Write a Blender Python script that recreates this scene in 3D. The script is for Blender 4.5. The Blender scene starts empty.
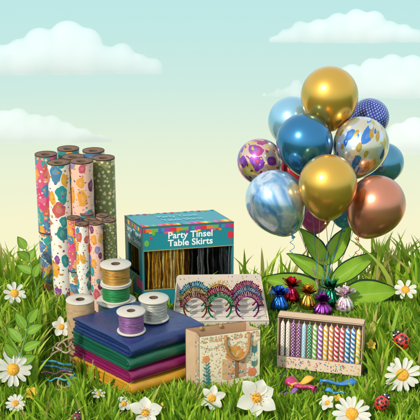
import bpy, math, random
import numpy as np
from mathutils import Vector, Matrix, Quaternion, Euler

R = math.radians
rng = random.Random(11)
scene = bpy.context.scene
COL = scene.collection

# ------------------------------------------------------------------ camera
F_PX = 1100.0                 # focal length in photo pixels (photo is 420 wide)
PITCH = R(18)
CAM = Vector((0, -5.0, 2.32))
FWD = Vector((0, math.cos(PITCH), -math.sin(PITCH)))
UPV = Vector((0, math.sin(PITCH), math.cos(PITCH)))
RGT = Vector((1, 0, 0))
cd = bpy.data.cameras.new('camera')
cd.sensor_width = 36
cd.lens = F_PX / 420 * 36
cd.clip_start = 0.05
cd.clip_end = 3000
cam = bpy.data.objects.new('camera', cd)
COL.objects.link(cam)
cam.location = CAM
cam.rotation_euler = (R(90) - PITCH, 0, 0)
scene.camera = cam

# ------------------------------------------------------------------ sky, sun, exposure
SUN_DIR = Vector((-0.55, -0.72, 0.70)).normalized()      # towards the sun
w = bpy.data.worlds.new('World')
scene.world = w
w.use_nodes = True
nt = w.node_tree
nt.nodes.clear()
out = nt.nodes.new('ShaderNodeOutputWorld')
bg = nt.nodes.new('ShaderNodeBackground')
sky = nt.nodes.new('ShaderNodeTexSky')
sky.sky_type = 'NISHITA'
sky.sun_disc = False
sky.sun_elevation = math.asin(SUN_DIR.z)
sky.sun_rotation = math.atan2(SUN_DIR.x, SUN_DIR.y)
sky.air_density = 1.0
sky.dust_density = 1.5
tc = nt.nodes.new('ShaderNodeTexCoord')
sep = nt.nodes.new('ShaderNodeSeparateXYZ')
nt.links.new(tc.outputs['Generated'], sep.inputs[0])
mr = nt.nodes.new('ShaderNodeMapRange')
mr.inputs['From Min'].default_value = -0.5
mr.inputs['From Max'].default_value = 0.1
nt.links.new(sep.outputs['Z'], mr.inputs['Value'])
ramp = nt.nodes.new('ShaderNodeValToRGB')
nt.links.new(mr.outputs[0], ramp.inputs[0])
stops = [(-0.48, (0.93, 0.86, 0.52)), (-0.36, (0.96, 0.90, 0.57)), (-0.315, (0.93, 0.91, 0.62)), (-0.265, (0.81, 0.89, 0.68)),
         (-0.20, (0.61, 0.83, 0.76)), (-0.13, (0.51, 0.81, 0.79)), (0.08, (0.44, 0.74, 0.78))]
el = ramp.color_ramp.elements
while len(el) < len(stops):
    el.new(0.5)
for e, (z, c) in zip(el, stops):
    e.position = (z + 0.5) / 0.6
    e.color = (*c, 1)
sc_ = nt.nodes.new('ShaderNodeVectorMath')
sc_.operation = 'SCALE'
sc_.inputs['Scale'].default_value = 10.0         # the ramp is stated at picture brightness, the background runs at 0.1
nt.links.new(ramp.outputs[0], sc_.inputs[0])
fz = nt.nodes.new('ShaderNodeMapRange')
fz.inputs['From Min'].default_value = 0.0
fz.inputs['From Max'].default_value = 0.35
nt.links.new(sep.outputs['Z'], fz.inputs['Value'])
mx = nt.nodes.new('ShaderNodeMix')
mx.data_type = 'RGBA'
nt.links.new(fz.outputs[0], mx.inputs[0])
nt.links.new(sc_.outputs[0], mx.inputs[6])
haze_fill = nt.nodes.new('ShaderNodeMix')               # even white haze added over the blue to raise the ambient fill
haze_fill.data_type = 'RGBA'
haze_fill.blend_type = 'ADD'
haze_fill.inputs[0].default_value = 1.0
haze_fill.inputs[7].default_value = (6.8, 7.6, 7.6, 1)
nt.links.new(sky.outputs[0], haze_fill.inputs[6])
nt.links.new(haze_fill.outputs[2], mx.inputs[7])
nt.links.new(mx.outputs[2], bg.inputs['Color'])
bg.inputs['Strength'].default_value = 0.1
nt.links.new(bg.outputs[0], out.inputs[0])

sl = bpy.data.lights.new('sun', 'SUN')
sl.energy = 2.9
sl.angle = R(2.0)
sl.color = (1.0, 0.95, 0.86)
sun = bpy.data.objects.new('sun', sl)
COL.objects.link(sun)
sun.rotation_euler = (-SUN_DIR).to_track_quat('-Z', 'Y').to_euler()

scene.view_settings.view_transform = 'Standard'
scene.view_settings.look = 'None'
scene.view_settings.exposure = 0.0
scene.view_settings.gamma = 1.0
scene.view_settings.use_curve_mapping = False
scene.cycles.volume_bounces = 10

# ------------------------------------------------------------------ picture <-> place
def P(px, py, d):
    return CAM + FWD * d + RGT * ((px - 210) / F_PX * d) + UPV * ((210 - py) / F_PX * d)

def G(px, py, z=0.0):
    v = FWD + RGT * ((px - 210) / F_PX) + UPV * ((210 - py) / F_PX)
    return CAM + v * ((z - CAM.z) / v.z)

def depth(p):
    return (Vector(p) - CAM).dot(FWD)

def proj(p):
    q = Vector(p) - CAM
    d = q.dot(FWD)
    return 210 + q.x / d * F_PX, 210 - q.dot(UPV) / d * F_PX

def rise(p, row):
    """height above p (along z) that reaches picture row `row`"""
    lo, hi = 0.0, 3.0
    for _ in range(50):
        m = (lo + hi) / 2
        if proj(Vector(p) + Vector((0, 0, m)))[1] > row:
            lo = m
        else:
            hi = m
    return lo

# ------------------------------------------------------------------ node materials
class NT:
    def __init__(s, name):
        s.m = bpy.data.materials.new(name)
        s.m.use_nodes = True
        s.t = s.m.node_tree
        s.b = next(n for n in s.t.nodes if n.type == 'BSDF_PRINCIPLED')
        s.o = next(n for n in s.t.nodes if n.type == 'OUTPUT_MATERIAL')

    def put(s, sock, v):
        if isinstance(v, bpy.types.NodeSocket):
            s.t.links.new(v, sock)
        elif v is not None:
            if isinstance(v, (tuple, list)) and len(v) == 3 and sock.type == 'RGBA':
                v = (*v, 1)
            sock.default_value = v

    def n(s, typ, outp=0, ins=(), **kw):
        nd = s.t.nodes.new('ShaderNode' + typ)
        for k, v in kw.items():
            setattr(nd, k, v)
        for k, v in (ins.items() if isinstance(ins, dict) else enumerate(ins)):
            s.put(nd.inputs[k], v)
        return nd.outputs[outp]

    def math(s, op, a, b=None, c=None):
        return s.n('Math', 0, [x for x in (a, b, c) if x is not None], operation=op)

    def mix(s, f, a, b, blend='MIX'):
        nd = s.t.nodes.new('ShaderNodeMix')
        nd.data_type = 'RGBA'
        nd.blend_type = blend
        s.put(nd.inputs[0], f)
        s.put(nd.inputs[6], a)
        s.put(nd.inputs[7], b)
        return nd.outputs[2]

    def ramp(s, f, cols, const=False):
        nd = s.t.nodes.new('ShaderNodeValToRGB')
        e = nd.color_ramp.elements
        if const:
            nd.color_ramp.interpolation = 'CONSTANT'
        while len(e) < len(cols):
            e.new(0.5)
        for i, c in enumerate(cols):
            if len(c) == 2:
                e[i].position, cc = c
            else:
                e[i].position = i / len(cols) if const else i / max(1, len(cols) - 1)
                cc = c
            e[i].color = (*cc, 1)
        s.put(nd.inputs[0], f)
        return nd.outputs[0]

    def obj(s):
        return s.n('TexCoord', 3)

    def noise(s, vec, scale, detail=3, outp=0, rough=0.5):
        return s.n('TexNoise', outp, {'Vector': vec, 'Scale': scale, 'Detail': detail, 'Roughness': rough})

    def bump(s, h, strength=0.2, dist=0.002):
        s.put(s.b.inputs['Normal'], s.n('Bump', 0, {'Height': h, 'Strength': strength, 'Distance': dist}))

    def set(s, **kw):
        names = dict(color='Base Color', rough='Roughness', metal='Metallic', spec='Specular IOR Level', coat='Coat Weight',
                     coatr='Coat Roughness', sheen='Sheen Weight', trans='Transmission Weight', alpha='Alpha', sss='Subsurface Weight')
        for k, v in kw.items():
            s.put(s.b.inputs[names[k]], v)
        return s.m

def pm(name, col, rough=0.5, metal=0.0, var=0.12, nscale=40, bump=0.15, bdist=0.001, **kw):
    """a plain material with gentle mottling and a fine surface relief"""
    t = NT(name)
    o = t.obj()
    f = t.noise(o, nscale, 4)
    c = t.mix(f, tuple(x * (1 - var) for x in col), tuple(min(1, x * (1 + var)) for x in col))
    t.set(color=c, rough=rough, metal=metal, **kw)
    if bump:
        t.bump(t.noise(o, nscale * 6, 3), bump, bdist)
    return t.m

def wrap_coords(t, radius):
    """unrolled coordinates of an upright round body: (angle * radius, height); the seam is at the back"""
    s = t.t.nodes.new('ShaderNodeSeparateXYZ')
    t.put(s.inputs[0], t.obj())
    ang = t.math('ARCTAN2', s.outputs[0], t.math('MULTIPLY', s.outputs[1], -1.0))
    return t.math('MULTIPLY', ang, radius), s.outputs[2], ang

def blob_layers(t, u, v, base, layers, seed):
    """scattered printed blobs; each layer is (cells per metre, coverage, palette, warp, stretch)"""
    c = base
    for i, (scale, thr, pal, warp, stretch) in enumerate(layers):
        vec = t.n('CombineXYZ', 0, [t.math('MULTIPLY', u, scale), t.math('MULTIPLY', v, scale * stretch), 0.0])
        vec = t.n('VectorMath', 0, [vec, (seed * 3.7 + i * 11.3, seed * 7.1 + i * 5.9, 0)], operation='ADD')
        nz = t.n('VectorMath', 0, [t.noise(vec, 1.7, 2, 1), (0.5, 0.5, 0.5)], operation='SUBTRACT')
        wv = t.n('VectorMath', 0, {0: nz, 'Scale': warp}, operation='SCALE')
        wv = t.n('VectorMath', 0, [vec, wv], operation='ADD')
        vo = t.t.nodes.new('ShaderNodeTexVoronoi')
        vo.voronoi_dimensions = '2D'
        t.put(vo.inputs['Vector'], wv)
        vo.inputs['Scale'].default_value = 1.0
        sp = t.t.nodes.new('ShaderNodeSeparateColor')
        t.put(sp.inputs[0], vo.outputs['Color'])
        th = t.math('MULTIPLY_ADD', sp.outputs[1], thr * 0.7, thr * 0.5)
        mask = t.math('LESS_THAN', vo.outputs['Distance'], th)
        pc = t.ramp(sp.outputs[0], pal, True)
        # printed second tone inside the blob
        pc = t.mix(t.math('LESS_THAN', vo.outputs['Distance'], t.math('MULTIPLY', th, 0.4)), pc, t.mix(0.09, pc, (0.9, 0.85, 0.75)))
        c = t.mix(mask, c, pc)
    return c

def paper(name, base, layers, radius, seed, rough=0.42):
    t = NT(name)
    u, v, _ = wrap_coords(t, radius)
    c = blob_layers(t, u, v, base, layers, seed)
    t.set(color=c, rough=rough, coat=0.15, coatr=0.3)
    t.bump(t.noise(t.obj(), 60, 3), 0.1, 0.0015)
    return t.m

# ------------------------------------------------------------------ mesh builder
class MB:
    def __init__(s):
        s.v, s.f, s.mi, s.sm = [], [], [], []

    def add(s, verts, faces, mi=0, smooth=False, M=None):
        k = len(s.v)
        for q in verts:
            q = Vector(q)
            s.v.append(tuple(M @ q if M is not None else q))
        for f in faces:
            s.f.append(tuple(i + k for i in f))
            s.mi.append(mi)
            s.sm.append(smooth)
        return s

    def box(s, c, size, mi=0, M=None):
        x, y, z = (q / 2 for q in size)
        vs = [(c[0] + a * x, c[1] + b * y, c[2] + d * z) for a in (-1, 1) for b in (-1, 1) for d in (-1, 1)]
        return s.add(vs, [(0, 1, 3, 2), (4, 6, 7, 5), (0, 4, 5, 1), (2, 3, 7, 6), (0, 2, 6, 4), (1, 5, 7, 3)], mi, False, M)

    def lathe(s, prof, seg=32, mi=0, M=None, wob=None, cap=True, smooth=True):
        n = len(prof)
        vs, fs = [], []
        for i, (r, z) in enumerate(prof):
            for k in range(seg):
                a = 2 * math.pi * k / seg
                rr = r * (wob(a, i) if wob else 1)
                vs.append((rr * math.sin(a), -rr * math.cos(a), z))
        for i in range(n - 1):
            for k in range(seg):
                b = (k + 1) % seg
                fs.append((i * seg + k, i * seg + b, (i + 1) * seg + b, (i + 1) * seg + k))
        if cap:
            if prof[0][0] > 1e-6:
                fs.append(tuple(reversed(range(seg))))
            if prof[-1][0] > 1e-6:
                fs.append(tuple((n - 1) * seg + k for k in range(seg)))
        return s.add(vs, fs, mi, smooth, M)

    def tube(s, pts, rad, seg=8, mi=0, cap=True):
        pts = [Vector(p) for p in pts]
        n = len(pts)
        rads = rad if isinstance(rad, (list, tuple)) else [rad] * n
        prev = None
        vs, fs = [], []
        for i, p in enumerate(pts):
            d = (pts[min(n - 1, i + 1)] - pts[max(0, i - 1)])
            d = d.normalized() if d.length > 1e-9 else Vector((0, 0, 1))
            if prev is None:
                a = d.orthogonal().normalized()
            else:
                a = prev - d * prev.dot(d)
                a = a.normalized() if a.length > 1e-6 else d.orthogonal().normalized()
            prev = a
            b = d.cross(a)
            for k in range(seg):
                t = 2 * math.pi * k / seg
                vs.append(p + (a * math.cos(t) + b * math.sin(t)) * rads[i])
        for i in range(n - 1):
            for k in range(seg):
                q = (k + 1) % seg
                fs.append((i * seg + k, i * seg + q, (i + 1) * seg + q, (i + 1) * seg + k))
        if cap:
            fs.append(tuple(reversed(range(seg))))
            fs.append(tuple((n - 1) * seg + k for k in range(seg)))
        return s.add(vs, fs, mi, True)

    def prism(s, poly, y0, y1, mi=0, M=None, smooth=False):
        """polygon in XZ extruded along Y"""
        n = len(poly)
        vs = [(x, y0, z) for x, z in poly] + [(x, y1, z) for x, z in poly]
        s.add(vs, [tuple(range(n)), tuple(reversed(range(n, 2 * n)))], mi, False, M)
        return s.add(vs, [(i, n + i, n + (i + 1) % n, (i + 1) % n) for i in range(n)], mi, smooth, M)

    def flat(s, poly, y, mi=0, M=None):
        """flat polygon in the XZ plane at depth y, facing -Y"""
        return s.add([(x, y, z) for x, z in poly], [tuple(range(len(poly)))], mi, False, M)

    def ball(s, c, r, seg=16, rings=10, mi=0, M=None):
        rr = r if isinstance(r, (tuple, list)) else (r, r, r)
        prof = [(math.sin(math.pi * i / rings), -math.cos(math.pi * i / rings)) for i in range(rings + 1)]
        k = MB().lathe(prof, seg)
        T = Matrix.Translation(c) @ Matrix.Diagonal((*rr, 1))
        return s.add(k.v, k.f, mi, True, (M @ T) if M is not None else T)

    def build(s, name, mats, parent=None, loc=(0, 0, 0), rot=(0, 0, 0), bevel=0, bmat=-1, bseg=2):
        me = bpy.data.meshes.new(name)
        me.from_pydata(s.v, [], s.f)
        if not isinstance(mats, (list, tuple)):
            mats = [mats]
        for m in mats:
            me.materials.append(m)
        me.polygons.foreach_set('material_index', s.mi)
        me.polygons.foreach_set('use_smooth', s.sm)
        me.update()
        o = bpy.data.objects.new(name, me)
        COL.objects.link(o)
        o.location = loc
        o.rotation_euler = rot
        if parent is not None:
            o.parent = parent
        if bevel:
            b = o.modifiers.new('bevel', 'BEVEL')
            b.width = bevel
            b.segments = bseg
            b.limit_method = 'ANGLE'
            b.material = bmat
        return o

def disc(cx, cz, r, n=14, sx=1.0, sz=1.0, rot=0.0):
    return [(cx + math.cos(rot) * r * sx * math.cos(a) - math.sin(rot) * r * sz * math.sin(a),
             cz + math.sin(rot) * r * sx * math.cos(a) + math.cos(rot) * r * sz * math.sin(a))
            for a in (2 * math.pi * k / n for k in range(n))]

def tag(o, label, cat, group=None, kind=None):
    if label: o['label'] = label
    if cat: o['category'] = cat
    if group: o['group'] = group
    if kind: o['kind'] = kind
    return o

def thing(name, label, cat, loc=(0, 0, 0), rotz=0.0, group=None):
    o = bpy.data.objects.new(name, None)
    COL.objects.link(o)
    o.empty_display_size = 0.05
    o.location = loc
    o.rotation_euler = (0, 0, rotz)
    return tag(o, label, cat, group)

def copy_tree(o, parent=None):
    c = o.copy()
    COL.objects.link(c)
    if parent is not None:
        c.parent = parent
    for ch in list(o.children):
        copy_tree(ch, c)
    return c

def skew(t, ang):
    """lets a carton's sides lean: its plan becomes a parallelogram (real geometry, baked into the parts)"""
    k = math.tan(ang)
    for ch in t.children:
        for v in ch.data.vertices:
            v.co.x -= v.co.y * k

_glyphs = {}
def glyphs(text, size, bold=0.0):
    """verts, faces of a line of lettering in the XZ plane, centred on x, baseline z = 0, facing -Y"""
    key = (text, size, bold)
    if key not in _glyphs:
        cu = bpy.data.curves.new('lettering', 'FONT')
        cu.body = text
        cu.size = size
        cu.align_x = 'CENTER'
        cu.offset = bold
        cu.resolution_u = 3
        ob = bpy.data.objects.new('lettering_source', cu)
        COL.objects.link(ob)
        dg = bpy.context.evaluated_depsgraph_get()
        me = bpy.data.meshes.new_from_object(ob.evaluated_get(dg))
        _glyphs[key] = ([(v.co.x, 0.0, v.co.y) for v in me.vertices], [tuple(p.vertices) for p in me.polygons])
        bpy.data.objects.remove(ob)
        bpy.data.meshes.remove(me)
        bpy.data.curves.remove(cu)
    return _glyphs[key]

def leaf_mesh(base, tip, width, normal, arch=0.1, fold=0.12, rim=0.10, n=16, blunt=0.42, sag=0.0):
    """a leaf between two points: rim (mat 1), blade (mat 0), midrib (mat 2); fold lifts its two halves, arch bows it"""
    base, tip = Vector(base), Vector(tip)
    ax = tip - base
    L = ax.length
    ax.normalize()
    nr = Vector(normal)
    nr = (nr - ax * nr.dot(ax)).normalized()
    sd = ax.cross(nr)
    mb = MB()
    cols = [-1, -1 + rim * 2, -0.55, -0.045, 0.045, 0.55, 1 - rim * 2, 1]
    vs = []
    for i in range(n + 1):
        u = i / n
        wv = width / 2 * (math.sin(math.pi * u ** (0.5 / blunt * 0.62)) ** 0.82 if 0 < u < 1 else 0.0)
        wv = max(wv, width * 0.012)
        for c in cols:
            h = arch * L * math.sin(math.pi * u) + fold * width * (abs(c) ** 1.3) + sag * width * abs(c) ** 2
            rip = 0.015 * width * math.sin(u * 26 + c * 2)
            vs.append(base + ax * (u * L) + sd * (c * wv) + nr * (h + rip * abs(c)))
    m = len(cols)
    mats = [1, 0, 0, 2, 0, 0, 1]
    for i in range(n):
        for j in range(m - 1):
            mb.add([vs[i * m + j], vs[i * m + j + 1], vs[(i + 1) * m + j + 1], vs[(i + 1) * m + j]], [(0, 1, 2, 3)], mats[j], True)
    # weld
    key, nv, remap = {}, [], []
    for q in mb.v:
        kk = tuple(round(x, 6) for x in q)
        if kk not in key:
            key[kk] = len(nv)
            nv.append(q)
        remap.append(key[kk])
    mb.v = nv
    mb.f = [tuple(remap[i] for i in f) for f in mb.f]
    keep = [i for i, f in enumerate(mb.f) if len(set(f)) == 4]
    mb.f, mb.mi, mb.sm = [mb.f[i] for i in keep], [mb.mi[i] for i in keep], [mb.sm[i] for i in keep]
    return mb

def shifted(mb, off):
    off = Vector(off)
    mb.v = [tuple(Vector(q) - off) for q in mb.v]
    return mb

# ------------------------------------------------------------------ shared materials
M = {}
M['card_edge'] = pm('dark_card_edge', (0.07, 0.04, 0.025), 0.7)
M['tube_core'] = pm('brown_cardboard', (0.16, 0.085, 0.045), 0.8, nscale=80)
M['tube_hole'] = pm('cardboard_inside', (0.10, 0.055, 0.03), 0.9)
M['white_plastic'] = pm('cream_white_plastic', (0.50, 0.45, 0.36), 0.45, var=0.05, bump=0.05)
M['gold_line'] = pm('gold_print', (0.65, 0.45, 0.16), 0.4, metal=0.5)
M['white_ink'] = pm('white_ink', (0.85, 0.85, 0.82), 0.5, var=0.03)
M['pale_teal_ink'] = pm('pale_teal_ink', (0.22, 0.50, 0.52), 0.5, var=0.05)
M['stem'] = pm('green_stem', (0.10, 0.24, 0.03), 0.5)

def leaf_mat(name, a, b):
    t = NT(name)
    o = t.obj()
    c = t.mix(t.noise(o, 14, 4), a, b)
    d = t.n('BsdfTranslucent', 0, {'Color': t.mix(0.5, c, (0.35, 0.5, 0.05))})
    t.set(color=c, rough=0.5, spec=0.18)
    t.bump(t.n('TexWave', 1, {'Vector': o, 'Scale': 30.0, 'Distortion': 3.0}), 0.15, 0.002)
    sh = t.n('MixShader', 0, [0.22, t.b.outputs[0], d])
    t.t.links.new(sh, t.o.inputs[0])
    return t.m
M['leaf'] = leaf_mat('broad_leaf_green', (0.14, 0.33, 0.014), (0.36, 0.55, 0.05))
M['leaf_rim'] = pm('dark_leaf_rim', (0.008, 0.035, 0.014), 0.5)
M['leaf_vein'] = leaf_mat('leaf_midrib', (0.30, 0.46, 0.10), (0.36, 0.50, 0.14))
M['sprig'] = leaf_mat('sprig_leaf_green', (0.12, 0.26, 0.015), (0.24, 0.40, 0.04))
M['sprig_rim'] = pm('sprig_leaf_rim', (0.012, 0.045, 0.010), 0.5)

# ------------------------------------------------------------------ ground
def ground_z(x, y):
    z = 0.0
    if y > 0.66:
        t = y - 0.66
        z = -1.3 * t * t if t < 0.4 else -1.3 * 0.16 - 1.04 * (t - 0.4)
    return z

def make_ground():
    ys = list(np.linspace(-3, 3, 121)) 
    ys = [-400, -150, -60, -25, -12, -6] + ys + [4, 6, 10, 20, 40, 80, 160, 300]
    xs = [-400, -150, -60, -25, -10, -5] + list(np.linspace(-3, 3, 81)) + [5, 10, 25, 60, 150, 400]
    mb = MB()
    rg = np.random.RandomState(5)
    vs = [(x, y, ground_z(x, y) - (0.006 * rg.rand() if abs(x) < 3 and abs(y) < 3 else 0)) for y in ys for x in xs]
    n = len(xs)
    fs = [(j * n + i, j * n + i + 1, (j + 1) * n + i + 1, (j + 1) * n + i) for j in range(len(ys) - 1) for i in range(n - 1)]
    mb.add(vs, fs, 0, True)
    t = NT('meadow_ground')
    o = t.obj()
    c = t.ramp(t.noise(o, 9, 6), [(0.25, (0.020, 0.050, 0.008)), (0.6, (0.045, 0.11, 0.015)), (0.85, (0.07, 0.15, 0.02))])
    t.set(color=c, rough=0.9)
    t.bump(t.noise(o, 60, 4), 0.6, 0.01)
    g = mb.build('ground', t.m)
    tag(g, None, None, kind='structure')
make_ground()

# ------------------------------------------------------------------ clouds
def cloud_mat():
    t = NT('cloud_vapour')
    v = t.n('VolumePrincipled', 0, {'Color': (1.0, 1.0, 1.0, 1), 'Density': CLOUD_DENSITY, 'Anisotropy': -0.3})
    for l in list(t.o.inputs[0].links):
        t.t.links.remove(l)
    t.t.links.new(v, t.o.inputs['Volume'])
    return t.m
CLOUD_DENSITY = 1.3
M['cloud'] = cloud_mat()

def cloud(puffs, d, label, flat_row):
    """puffs are (px, py, radius px) at distance d; the cloud is flattened at its base"""
    k = d / F_PX
    c = P(sum(p[0] for p in puffs) / len(puffs), flat_row, d)
    mb = MB()
    full = []
    ps = sorted(puffs)
    for i, (px, py, r) in enumerate(ps):
        full.append((px, py, r))
        full.append((px, (py + flat_row) / 2, r * 1.05))
        full.append((px, flat_row - r * 0.3, r * 0.9))
        if i + 1 < len(ps):
            p2 = ps[i + 1]
            full.append(((px + p2[0]) / 2, (py + p2[1]) / 2 + 3, (r + p2[2]) / 2))
            full.append(((px + p2[0]) / 2, flat_row - 3, (r + p2[2]) / 2.4))
    for (px, py, r) in full:
        q = P(px, py, d + rng.uniform(-4, 4) * k)
        mb.ball(q - c, (r * k, r * k * 0.7, r * k), 24, 16)
    src = mb.build('cloud_source', M['cloud'])
    m = src.modifiers.new('r', 'REMESH')
    m.mode = 'VOXEL'
    m.voxel_size = 1.6 * k
    m2 = src.modifiers.new('s', 'SMOOTH')
    m2.iterations = 22
    dg = bpy.context.evaluated_depsgraph_get()
    me = bpy.data.meshes.new_from_object(src.evaluated_get(dg))
    for v in me.vertices:                                   # flat underside
        if v.co.z < 0:
            v.co.z *= 0.12
    for p in me.polygons:
        p.use_smooth = True
    if not me.materials:
        me.materials.append(M['cloud'])
    bpy.data.objects.remove(src)
    o = bpy.data.objects.new('cloud', me)
    COL.objects.link(o)
    o.location = c
    tag(o, label, 'cloud', 'puffy clouds in the sky')

cloud([(2, 58, 14), (20, 52, 14), (40, 44, 17), (68, 40, 20), (86, 44, 17), (105, 56, 11), (122, 54, 12), (140, 62, 9), (154, 66, 9), (60, 58, 18), (25, 66, 16), (95, 64, 12), (-16, 60, 16), (-34, 66, 14)],
      42, 'largest pale cloud, high above the tall gift wrap rolls', 73)
cloud([(4, 120, 11), (18, 119, 12), (36, 124, 11), (52, 124, 10), (66, 131, 10), (84, 135, 8), (100, 138, 5), (110, 140, 4), (20, 134, 13), (-14, 124, 13), (45, 136, 9)],
      48, 'lower pale cloud whose right end trails off behind the roll tops', 142)
cloud([(272, 39, 4), (285, 35, 7), (300, 29, 9), (318, 28, 10), (338, 24, 12), (356, 20, 12), (374, 22, 12), (390, 30, 10), (404, 32, 9), (416, 36, 8), (430, 38, 8), (350, 34, 11), (380, 36, 9)],
      50, 'pale cloud with a thin pointed left end, highest on the balloon side', 42)
cloud([(264, 94, 3), (278, 91, 4), (296, 84, 6), (330, 78, 12), (352, 75, 12), (372, 70, 13), (392, 66, 13), (412, 68, 14), (430, 72, 14), (400, 84, 14), (360, 88, 10), (320, 90, 8)],
      44, 'wide pale cloud passing directly behind the topmost gold balloon', 97)
cloud([(398, 134, 12), (414, 130, 14), (432, 134, 14), (404, 146, 12), (424, 148, 14)],
      52, 'small faint cloud beside the teal balloon at the edge of the cluster', 152)

# ------------------------------------------------------------------ gift wrap rolls
PAL_BRIGHT = [(0.62, 0.05, 0.16), (0.75, 0.27, 0.02), (0.30, 0.08, 0.28), (0.05, 0.28, 0.28), (0.70, 0.35, 0.10)]
PAL_MIX = [(0.02, 0.25, 0.24), (0.72, 0.33, 0.03), (0.26, 0.06, 0.25), (0.06, 0.20, 0.32), (0.55, 0.10, 0.08), (0.02, 0.22, 0.20)]
PAL_PEACH = [(0.03, 0.27, 0.27), (0.16, 0.02, 0.10), (0.72, 0.30, 0.04), (0.55, 0.08, 0.12), (0.25, 0.20, 0.38)]
PAL_SMALL = [(0.5, 0.2, 0.03), (0.03, 0.2, 0.2), (0.25, 0.05, 0.2), (0.4, 0.25, 0.05)]
PAL_BLUE = [(0.07, 0.17, 0.30), (0.04, 0.30, 0.26), (0.10, 0.20, 0.36), (0.55, 0.20, 0.08)]
def roll_papers(k, sd):
    r = 0.05 * k
    s = 1 / k
    return dict(
        pink=paper('pink_multicolour_paper', (0.62, 0.10, 0.18), [(13 * s, 0.66, PAL_BRIGHT, 0.9, 0.7), (17 * s, 0.36, PAL_MIX, 0.8, 0.6), (34 * s, 0.22, [(0.8, 0.5, 0.4), (0.75, 0.3, 0.1)], 0.5, 1.0)], r, sd),
        blue=paper('blue_and_cream_paper', (0.72, 0.66, 0.48), [(12 * s, 0.62, PAL_BLUE, 0.9, 1.1), (34 * s, 0.22, PAL_SMALL, 0.6, 1)], r, sd + 1),
        white=paper('white_blob_paper', (0.78, 0.73, 0.64), [(17 * s, 0.43, PAL_MIX, 0.6, 0.58), (32 * s, 0.17, PAL_SMALL, 0.5, 1)], r, sd + 2),
        peach=paper('peach_leaf_paper', (0.80, 0.47, 0.34), [(17 * s, 0.42, PAL_PEACH, 0.5, 0.58), (34 * s, 0.15, PAL_SMALL, 0.5, 1)], r, sd + 3),
        green=paper('olive_blossom_paper', (0.20, 0.22, 0.07), [(44 * s, 0.34, [(0.75, 0.62, 0.36), (0.7, 0.55, 0.3), (0.35, 0.3, 0.1)], 0.35, 0.9)], r, sd + 4),
        teal=paper('teal_paper', (0.03, 0.25, 0.25), [(30 * s, 0.4, PAL_MIX, 0.7, 0.8)], r, sd + 5),
        brown=paper('tan_paper', (0.42, 0.28, 0.16), [(30 * s, 0.35, PAL_PEACH, 0.7, 0.8)], r, sd + 6))

def wrap_roll(loc, r, h, mat, label, group, lower=None, seam=0.5):
    t = thing('gift_wrap_roll', label, 'gift wrap roll', loc, 0, group)
    z0 = 0.0
    if lower is not None:
        zs = h * seam
        MB().lathe([(r * 0.985, 0.0), (r * 0.985, zs)], 40, cap=False).build('lower_paper', lower, t)
        MB().lathe([(r * 1.0, zs - 0.004), (r * 1.006, zs - 0.004), (r * 1.006, zs + 0.003), (r, zs + 0.003)], 40, cap=False).build('paper_seam', M['card_edge'], t)
        z0 = zs
    MB().lathe([(r, z0), (r, h - 0.006)], 40, cap=False).build('paper', mat, t)
    # wound paper edge and cardboard core
    e = MB()
    e.lathe([(r * 0.99, h - 0.012), (r * 0.995, h - 0.001), (r * 0.96, h), (r * 0.70, h - 0.001), (r * 0.66, h + 0.001), (r * 0.40, h - 0.003), (r * 0.36, h - 0.012), (r * 0.36, h - 0.08), (0.001, h - 0.081)], 40, cap=False)
    ob = e.build('cardboard_core', [M['tube_core'], M['tube_hole']], t)
    for p in ob.data.polygons:
        if p.center.z < h - 0.004 and math.hypot(p.center.x, p.center.y) < r * 0.39:
            p.material_index = 1
    MB().lathe([(r * 1.0, h - 0.004), (r * 1.012, h - 0.004), (r * 1.012, h), (r * 0.99, h + 0.0015)], 40, cap=False).build('rim', M['card_edge'], t)
    return t

def roll_cluster(px, row, row_top, rpx, papers, size):
    b = G(px, row)
    u = depth(b) / F_PX
    h = rise(b, row_top)
    r = rpx * u
    g = '%s gift wrap rolls standing in a bundle' % size
    k = rpx / 9.75
    S = [(-14.5, 25, 'pink', '%s pink and orange blob patterned roll with a blue and cream lower half'),
         (0, 0, 'white', '%s white gift wrap roll with loose teal and orange blobs, front of its bundle'),
         (19.6, 0, 'peach', '%s peach gift wrap roll with teal and plum leaf shapes, front of its bundle'),
         (36.5, 21, 'green', '%s olive green gift wrap roll sprinkled with cream blossoms'),
         (3, 42, 'teal', '%s teal gift wrap roll at the back of its bundle'),
         (10.2, 19.5, 'brown', '%s tan gift wrap roll wedged in the middle of its bundle'),
         (26, 38, 'blue', '%s blue and cream gift wrap roll at the back beside the green one')]
    for dx, dd, p, lab in S:
        loc = b + Vector((dx * k * u, dd * k * u, 0))
        hh = h * (1 + 0.012 * math.sin(dx * 3 + dd))
        wrap_roll(loc, r, hh, papers[p], lab % size, g, papers['blue'] if p == 'pink' else None, 0.47)
roll_cluster(65, 306, 162, 10.9, roll_papers(1.0, 2), 'tall')
roll_cluster(85.5, 322, 223.5, 6.7, roll_papers(0.64, 31), 'short')

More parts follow.
